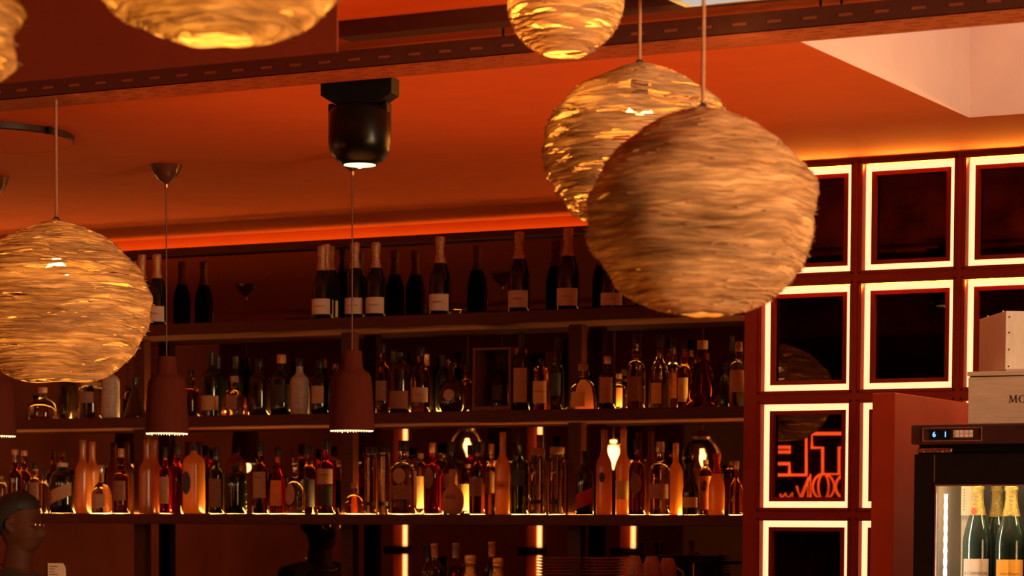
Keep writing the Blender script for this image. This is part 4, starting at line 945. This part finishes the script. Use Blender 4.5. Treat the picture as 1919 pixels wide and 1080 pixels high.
# neon sign reflected in the panel mirror
def neon():
    d = 4.4; ym = WY + .056; V = lambda px, py: via_mirror(px, py, d, ym)
    O = V(1520, 870); e = empty('neon_sign', O); s = FPX / depth(PY(1520, 870, ym + d))
    def line(mb, pts, r=.009, closed=False): mb.tube([V(*p) - O for p in pts], r, 6, closed)
    k = 320 / 987; tr = lambda x, y: (1380 + x * k, 730 + y * k)
    nm = emissive('red_neon', (1.0, .115, .02), 17)
    mb = MB()
    line(mb, [tr(*p) for p in ((160, 258), (405, 258), (405, 495), (160, 495), (160, 432), (310, 432), (310, 495))][:4]); line(mb, [tr(*p) for p in ((150, 335), (312, 335), (312, 362), (150, 362))]); line(mb, [tr(*p) for p in ((150, 430), (308, 430), (308, 490))])
    mb.build('letter_e', nm, e)
    mb = MB(); line(mb, [tr(*p) for p in ((720, 256), (438, 256), (438, 338), (500, 338), (500, 490), (595, 490), (595, 338), (720, 338), (720, 256))]); mb.build('letter_t', nm, e)
    mb = MB()
    for rx in (30, 62): line(mb, [tr(505 + rx * math.cos(2 * PI * i / 26), 563 + 74 * math.sin(2 * PI * i / 26)) for i in range(26)], .006, True)
    mb.build('letter_o', nm, e)
    mb = MB(); line(mb, [tr(*p) for p in ((430, 640), (430, 495), (375, 640), (350, 560))], .007); line(mb, [tr(*p) for p in ((415, 640), (415, 510), (370, 625))], .005); mb.build('letter_n', nm, e)
    mb = MB(); line(mb, [tr(650 + 75 * math.cos(a), 563 + 74 * math.sin(a)) for a in [R_(60 + i * 12) for i in range(21)]], .007); mb.build('letter_c', nm, e)
    mb = MB(); line(mb, [tr(*p) for p in ((200, 640), (332, 640), (325, 600), (300, 632), (285, 602), (262, 632), (255, 605))], .006); mb.build('letter_tail', nm, e)
    mb = MB(); c = V(1520, 870) - O; lx = [(V(px, 870) - O).x for px in (1400, 1640)]; lz = [(V(1520, py) - O).z for py in (790, 945)]
    mb.box(min(lx), c.y - .06, min(lz), max(lx), c.y - .03, max(lz)); mb.build('back_board', BLACK, e)
    mb = MB(); mb.tube([(0, -.045, max(lz)), (0, -.045, ZC - O.z)], .006, 6); mb.build('hanging_rod', BLACK, e)
    tag(e, 'red neon letter sign, seen reversed in the third row mirror box', 'sign')
neon()

# ------------------------------------------------------------------ back counter and what stands on it
mb = MB(); e = empty('back_counter', (-9.0, -.30, 0)); mb.box(0, -.55, .0, 5.1, 0, .90); mb.build('cupboard', SHELFM, e)
mb = MB(); mb.box(-.02, -.57, .90, 5.12, .0, .94); mb.build('worktop', BLACKS, e, bevel=.004); tag(e, 'long dark back counter below the bar shelves, under the bottom edge', 'counter')
mx0 = PY(985, 1075, -.60).x; mx1 = PY(1395, 1075, -.60).x - .12
e = empty('coffee_machine', (mx0 + .0, -.80, .941)); MW = mx1 - mx0; mz = 1.405 - .941
st = mat('brushed_steel', (.5, .42, .36), .3, .9, noise_amt=.1, noise_scale=10, stretch=(1, 1, 20))
mb = MB(); mb.box(0, 0, .04, MW, .42, .18); mb.box(0, .20, .18, MW, .42, mz - .03); mb.box(0, .04, mz - .12, MW, .42, mz - .03); mb.build('body', st, e, bevel=.008)
mb = MB(); mb.box(-.005, -.01, mz - .03, MW + .005, .43, mz); mb.build('cup_tray', st, e, bevel=.004)
for i in range(4): mb = MB(); xx_, yy_ = (.05 + (i % 2) * (MW - .1)), (.05 + (i // 2) * .32); mb.lathe([(.022, 0), (.018, .04)], 14, (xx_, yy_, 0)); mb.build('foot', BLACK, e)
for i in range(3): mb = MB(); mb.lathe([(.03, mz - .16), (.035, mz - .12)], 18, (MW * (.2 + .3 * i), .10, 0)); mb.build('group_head', BRASS, e)
tag(e, 'steel coffee machine carrying the stacked plates and mugs, mostly below the bottom edge', 'coffee machine')
ZM = 1.4065
plate_m = mat('brown_glazed_plate', (.50, .25, .13), .3, noise_amt=.15)
def plates(px, n, label, Y=-.60, rad=.092, topy=1046):
    x = PY(px, 1070, Y).x; dz = (PY(px, topy, Y).z - ZM - .012) / max(1, n - 1)
    proto = None
    for i in range(n):
        if proto is None:
            mb = MB(); mb.lathe([(rad * .45, 0), (rad * .5, .001), (rad * .62, .005), (rad * .95, .011), (rad, .0125), (rad * .97, .0135), (rad * .6, .008), (.002, .004)], 40); o = mb.build('plate', plate_m, smooth=True); proto = o
        else: o = proto.copy(); COL.objects.link(o)
        o.location = (x + random.uniform(-.001, .001), Y, ZM + i * dz)
        pos = ('bottom', 'second', 'third', 'fourth', 'fifth', 'sixth', 'seventh', 'eighth', 'ninth')[i] if i < n - 1 else 'topmost'
        tag(o, 'brown glazed plate, %s of the %s stack on the coffee machine' % (pos + ('' if pos in ('bottom', 'topmost') else ' from the bottom'), label), 'plate', 'stacked plates on the coffee machine')
random.seed(4)
plates(1047, 9, 'left'); plates(1130, 9, 'right', Y=-.56)
mugm = mat('speckled_mug', (.42, .20, .12), .45, noise_amt=.25, noise_scale=90)
def mug(px, topy, wpx, label, Y=-.62, lying=False, rz=0):
    x = PY(px, 1065, Y).x; s = scale_at((x, Y, ZM)); R = wpx / s / 2; z = ZM + .0005; H = PY(px, topy, Y).z - z if not lying else .10
    e = empty('mug', (x, Y, z), rz)
    mb = MB(); mb.lathe([(R, 0), (R, .004), (R * .99, H * .35), (R * .9, H * .7), (R * .62, H * .93), (R * .55, H)], 30)
    bd = mb.build('body', mugm, e, smooth=True)
    mb = MB(); mb.tube([(R * .95 + .028 * math.sin(q * PI / 10), 0, H * .2 + H * .45 * q / 10) for q in range(11)], .005, 8); mb.build('handle', mugm, e, smooth=True)
    tag(e, label, 'mug', 'mugs upside down on the coffee machine'); return e, R, H
e, R, H = mug(1190, 1042, 34, 'upside down speckled mug with a dark mark right of the plates', Y=-.74, rz=R_(-60))
mt = MB(); v2, f2, wd = text_mesh('nyu'); th = .011
mt.add([((R * .93 + .003) * math.cos(-PI / 2 + .95 + x * th / R), (R * .93 + .003) * math.sin(-PI / 2 + .95 + x * th / R), H * .35 + y * th) for x, y in v2], f2); mt.build('lettering', INK, e.children[0])
mug(1222, 1043, 38, 'upside down brown mug behind the marked one', Y=-.63, rz=R_(200))
mug(1252, 1046, 36, 'upside down brown mug at the right end of the row', Y=-.52, rz=R_(10))
# dark round tray on a stand
P = PY(1345, 1075, -.62); e = empty('serving_tray', (P.x, -.62, ZM)); zt = PY(1345, 1052, -.62).z - ZM
mb = MB(); mb.lathe([(.09, zt - .012), (.098, zt - .006), (.104, zt), (.098, zt - .002), (.09, zt - .006)], 36); mb.build('tray', BLACK, e, smooth=True)
mb = MB(); mb.lathe([(.05, 0), (.05, .004), (.008, .010), (.008, zt - .012)], 20); mb.build('stem', BLACK, e, smooth=True)
mb = MB(); xq = PY(1303, 1065, -.66).x - P.x; mb.tube([(-.09, -.03, 0), (-.09, -.03, zt - .01)], .003, 6); mb.build('side_rod', BRASS, e)
tag(e, 'flat black round tray on a stem beside the grid wall column', 'tray')
# bottle tub
YT = -1.05; P = PY(880, 1075, YT); e = empty('riser', (P.x, YT, .0)); mb = MB(); mb.box(-.28, -.16, 0, .28, .16, 1.24); mb.build('cabinet', SHELFM, e); mb = MB(); mb.box(-.29, -.17, 1.24, .29, .17, 1.255); mb.build('top', BLACKS, e, bevel=.003)
tag(e, 'dark cabinet carrying the tub of champagne below the bottom edge', 'cabinet')
e = empty('wine_tub', (P.x, YT, 1.2555)); mb = MB(); mb.lathe([(.19, 0), (.215, .01), (.225, .12), (.23, .18), (.225, .185), (.219, .12), (.205, .015), (.01, .012)], 40, flat=.62); mb.build('bowl', st, e, smooth=True)
tag(e, 'steel tub holding champagne bottles, just under the bottom edge', 'tub')
def tubb(px, topy, wpx, foil, label, lean=0.0, Yo=0.0, glass='blackglass', typ='champ', H=.30):
    T = PY(px, topy, YT + Yo); s = scale_at(T); R = wpx / s / 2
    b = make_bottle((T.x, T.y, T.z - H), H, R, typ, glass, foil, None, 'champagne_bottle' if typ == 'champ' else 'wine_bottle')
    b.location = (T.x - math.sin(lean) * H, T.y, T.z - H * math.cos(lean)); b.rotation_euler = (0, lean, 0)
    tag(b, label, 'bottle', 'bottles in the steel tub'); return b
tubb(798, 1020, 32, 'dark', 'leaning dark bottle at the left of the steel tub', -.16, -.06, 'darkglass', 'wine')
tubb(814, 1019, 36, 'rose', 'rose topped bottle second from the left in the steel tub', -.08, .055, 'blackglass', 'wine')
tubb(855, 1018, 38, 'silver', 'pink foiled bottle standing tallest left of the gold capped ones', .0, .05, 'red', 'wine')
tubb(882, 1041, 48, 'gold', 'gold capped champagne bottle in the middle of the steel tub', .0, -.06, H=.28)
tubb(922, 1016, 36, 'rose', 'slim green bottle with copper top in the steel tub', -.03, .065, 'green', 'wine')
tubb(934, 1046, 48, 'gold', 'gold capped champagne bottle at the right of the steel tub', .02, -.06, H=.27)
# menu card
P = PY(106, 1075, -1.6); e = empty('menu_card', (P.x, -1.6, 0)); s = scale_at(PY(106, 1075, -1.6)); u = 1 / s; zt = PY(106, 1056, -1.6).z
mb = MB(); mb.box(-40 * u, .004, 1.1, 22 * u, .010, zt + .001); mb.box(-.05, 0, 0, .05, .03, 1.1); mb.box(-.10, -.08, 0, .10, .08, .015); mb.build('stand', SHELFM, e)
mb = MB(); pts = [(-19, -70), (21, -70), (21, -14), (19, -6), (15, 0), (-19, 0)]
mb.add([(x * u, -.002, zt + z * u) for x, z in pts] + [(x * u, .003, zt + z * u) for x, z in pts], [tuple(range(6)), tuple(range(6, 12))[::-1]] + [(i, i + 6, (i + 1) % 6 + 6, (i + 1) % 6) for i in range(6)])
cd = mb.build('card', CREAM, e)
mb = MB()
for i in range(9): mb.box(-15 * u, -.0028, zt - (6 + i * 5) * u - .0015, (-3 if i % 3 else 4) * u, -.0021, zt - (6 + i * 5) * u + .0015)
mb.build('print_lines', INK, cd)
tag(e, 'cream menu card with printed lines on a stand at the bottom left', 'menu card')

# ------------------------------------------------------------------ bartender
def person():
    skin = mat('brown_skin', (.075, .020, .007), .65, spec=.25, noise_amt=.08, noise_scale=30, sss=.1)
    hairm = mat('black_hair', (.010, .008, .007), .6, noise_amt=.4, noise_scale=90, bump=.6)
    shirt = mat('charcoal_shirt', (.035, .025, .022), .85, noise_amt=.2, noise_scale=90)
    Yp = -1.22
    eye = PY(68, 982, Yp); F = eye.z - 1.665                 # stands on the floor: scale to fit
    K = eye.z / 1.655
    rot = R_(20)                                                  # faces +x
    e = empty('person', (eye.x - .085, Yp, 0), rot)
    # head: rings seen from above, front is +x. (z, front x, back x, half width)
    hd = [(1.515, .030, -.055, .045), (1.535, .060, -.060, .052), (1.552, .078, -.062, .056), (1.570, .083, -.066, .060), (1.588, .086, -.074, .066), (1.600, .090, -.080, .069),
          (1.612, .088, -.085, .071), (1.625, .092, -.089, .073), (1.640, .088, -.093, .074), (1.655, .078, -.096, .075), (1.670, .082, -.098, .076), (1.690, .088, -.099, .0775), (1.715, .086, -.097, .077), (1.740, .074, -.088, .070), (1.760, .052, -.068, .055), (1.774, .022, -.035, .030), (1.779, .002, -.010, .008)]
    mb = MB(); seg = 40; vs = []; fs = []
    for z, xf, xb, hw in hd:
        cx_, rx = (xf + xb) / 2, (xf - xb) / 2
        for k in range(seg):
            a = 2 * PI * k / seg; c, s_ = math.cos(a), math.sin(a)
            x = cx_ + rx * (abs(c) ** .9) * (1 if c > 0 else -1); y = hw * (abs(s_) ** .9) * (1 if s_ > 0 else -1)
            ang = abs(math.atan2(s_, c))
            if 1.588 <= z <= 1.65:                                 # nose
                hgt = {1.588: .014, 1.6: .028, 1.612: .032, 1.625: .024, 1.64: .015}.get(z, 0); x += hgt * math.exp(-(ang / .23) ** 2)
            if abs(z - 1.655) < .002: x -= .007 * math.exp(-((ang - .42) / .22) ** 2)   # eye sockets
            if z in (1.570,): x += .006 * math.exp(-(ang / .30) ** 2)                   # lips
            vs.append((x, y, z))
    n = len(hd)
    for i in range(n - 1):
        for k in range(seg): a, b = i * seg + k, i * seg + (k + 1) % seg; fs.append((a, b, b + seg, a + seg))
    fs.append(tuple(range(seg))[::-1]); fs.append(tuple((n - 1) * seg + k for k in range(seg)))
    mb.add(vs, fs)
    for sy in (-1, 1):   # ears
        pts = [(-.012, sy * .075, 1.655), (-.020, sy * .083, 1.672), (-.032, sy * .086, 1.668), (-.034, sy * .085, 1.645), (-.024, sy * .080, 1.625), (-.014, sy * .076, 1.622)]
        mb.tube(pts, .008, 8, rr=[.006, .008, .009, .009, .008, .006])
    # body skeleton as tapered tubes
    def limb(pts, rr, flat=1.0): mb.tube(pts, .05, 18, rr=rr)
    mb.tube([(-.020, 0, 1.40), (-.014, 0, 1.47), (-.004, 0, 1.54), (0, 0, 1.58)], .05, 20, rr=[.085, .066, .060, .058])
    tor = [(.88, .105, .165), (.96, .100, .160), (1.05, .095, .145), (1.15, .105, .155), (1.27, .118, .172), (1.36, .110, .180), (1.42, .085, .150), (1.455, .060, .085)]
    vs = []; fs = []
    for z, rx, ry in tor:
        for k in range(seg): a = 2 * PI * k / seg; vs.append((-.02 + rx * math.cos(a), ry * math.sin(a), z))
    for i in range(len(tor) - 1):
        for k in range(seg): a, b = i * seg + k, i * seg + (k + 1) % seg; fs.append((a, b, b + seg, a + seg))
    fs.append(tuple(range(seg))[::-1]); fs.append(tuple((len(tor) - 1) * seg + k for k in range(seg))); mb.add(vs, fs)
    sh = []
    for sy in (-1, 1):
        A = [(-.02, sy * .10, 1.40), (-.02, sy * .185, 1.385), (.00, sy * .215, 1.25), (.03, sy * .225, 1.10), (.13, sy * .215, 1.00), (.23, sy * .18, .955)]
        limb(A, [.060, .062, .050, .044, .037, .029]); sh.append(A)
        h0 = Vector(A[-1])
        mb.tube([h0, h0 + Vector((.04, -sy * .01, -.006)), h0 + Vector((.09, -sy * .02, -.010))], .03, 12, rr=[.028, .036, .032])
        for q in range(4):
            o_ = h0 + Vector((.085, -sy * .02 + (q - 1.5) * .018, -.008)); l_ = (.062, .075, .070, .055)[q]
            mb.tube([o_, o_ + Vector((l_ * .5, 0, -.004)), o_ + Vector((l_ * .85, 0, -.020)), o_ + Vector((l_, 0, -.036))], .008, 8, rr=[.0095, .009, .008, .006])
        o_ = h0 + Vector((.035, -sy * .03, -.006)); mb.tube([o_, o_ + Vector((.03, -sy * .028, -.008)), o_ + Vector((.06, -sy * .034, -.018))], .01, 8, rr=[.012, .010, .008])
        limb([(-.02, sy * .085, .92), (-.015, sy * .095, .72), (0, sy * .10, .49), (-.01, sy * .10, .30), (-.02, sy * .10, .08)], [.095, .080, .056, .052, .036])
        mb.tube([(-.06, sy * .10, .035), (.0, sy * .10, .045), (.09, sy * .105, .030), (.16, sy * .11, .022)], .04, 12, rr=[.034, .042, .036, .022])
    body = mb.build('body', skin, e, smooth=True)
    rm = body.modifiers.new('union', 'REMESH'); rm.mode = 'VOXEL'; rm.voxel_size = .0065; rm.use_smooth_shade = True
    sm = body.modifiers.new('soften', 'SMOOTH'); sm.factor = .6; sm.iterations = 3
    # hair cap
    mb = MB(); vs = []; fs = []
    hz = [(1.600, -.080, .040), (1.64, -.1, .077), (1.68, -.108, .084), (1.72, -.106, .084), (1.75, -.096, .077), (1.775, -.074, .060), (1.790, -.04, .036), (1.796, -.01, .006)]
    hf = {1.600: -.055, 1.64: -.030, 1.68: -.012, 1.72: .086, 1.75: .084, 1.775: .060, 1.790: .030, 1.796: .0}
    for z, xb, hw in hz:
        xf = hf[z]; cx_, rx = (xf + xb) / 2, (xf - xb) / 2
        for k in range(seg):
            a = 2 * PI * k / seg; nz = 1 + .03 * noise.noise(Vector((math.cos(a) * 6, math.sin(a) * 6, z * 60)))
            vs.append((cx_ + rx * math.cos(a) * nz, hw * math.sin(a) * nz, z))
    for i in range(len(hz) - 1):
        for k in range(seg): a, b = i * seg + k, i * seg + (k + 1) % seg; fs.append((a, b, b + seg, a + seg))
    fs.append(tuple(range(seg))[::-1]); fs.append(tuple((len(hz) - 1) * seg + k for k in range(seg))); mb.add(vs, fs); mb.build('hair', hairm, e, smooth=True)
    # glasses
    mb = MB()
    for sy in (-1, 1):
        mb.tube([(.092 - .006 * abs(math.cos(2 * PI * k / 20)), sy * .032 + .024 * math.cos(2 * PI * k / 20), 1.650 + .020 * math.sin(2 * PI * k / 20)) for k in range(20)], .0016, 6, True)
        mb.tube([(.084, sy * .056, 1.655), (.03, sy * .076, 1.657), (-.015, sy * .082, 1.655)], .0016, 6)
    mb.tube([(.092, -.008, 1.655), (.096, 0, 1.658), (.092, .008, 1.655)], .0016, 6); mb.build('glasses', mat('gold_wire', (.9, .55, .25), .2, 1.0), e, smooth=True)
    # shirt over the torso and upper arms
    mb = MB(); vs = []; fs = []; t2 = [(.84, .125, .185), (.96, .118, .180), (1.05, .112, .165), (1.15, .120, .174), (1.27, .132, .188), (1.36, .124, .194), (1.415, .100, .165), (1.44, .078, .105)]
    for z, rx, ry in t2:
        for k in range(seg): a = 2 * PI * k / seg; vs.append((-.02 + rx * math.cos(a), ry * math.sin(a), z))
    for i in range(len(t2) - 1):
        for k in range(seg): a, b = i * seg + k, i * seg + (k + 1) % seg; fs.append((a, b, b + seg, a + seg))
    fs.append(tuple(range(seg))[::-1]); fs.append(tuple((len(t2) - 1) * seg + k for k in range(seg)))
    mb.add(vs, fs)
    for A in sh: mb.tube([(-.02, A[0][1] * .5, A[0][2] - .01), A[0], A[1], tuple(Vector(A[2]) * .5 + Vector(A[1]) * .5), A[2]], .07, 18, rr=[.066, .070, .074, .070, .068])
    so = mb.build('shirt', shirt, e, smooth=True); r2 = so.modifiers.new('union', 'REMESH'); r2.mode = 'VOXEL'; r2.voxel_size = .009; r2.use_smooth_shade = True
    mb = MB()
    for sy in (-1, 1): mb.tube([(-.02, sy * .080, .95), (-.015, sy * .098, .72), (0, sy * .10, .49), (-.01, sy * .10, .30), (-.02, sy * .10, .09)], .05, 18, rr=[.112, .094, .072, .066, .060])
    mb.build('trousers', mat('dark_trousers', (.02, .02, .022), .9), e, smooth=True)
    mb = MB(); mb.tube([(-.02 + .098 * math.cos(2 * PI * k / 60), .092 * math.sin(2 * PI * k / 60), 1.452 - .030 * math.cos(2 * PI * k / 60)) for k in range(60)], .003, 6, True, rr=[.0026 + .0016 * (k % 2) for k in range(60)]); mb.build('necklace', mat('gold_wire', (.9, .55, .25), .2, 1.0), e, smooth=True)
    mb = MB()
    for sy in (-1, 1): mb.tube([(-.07, sy * .10, .030), (.0, sy * .10, .045), (.09, sy * .105, .034), (.17, sy * .11, .026)], .04, 12, rr=[.028, .050, .044, .026])
    mb.build('shoes', BLACK, e, smooth=True)
    e.scale = (K, K, K)
    tag(e, 'person in dark shirt with short black hair, glasses and chain behind the bar', 'person')
person()
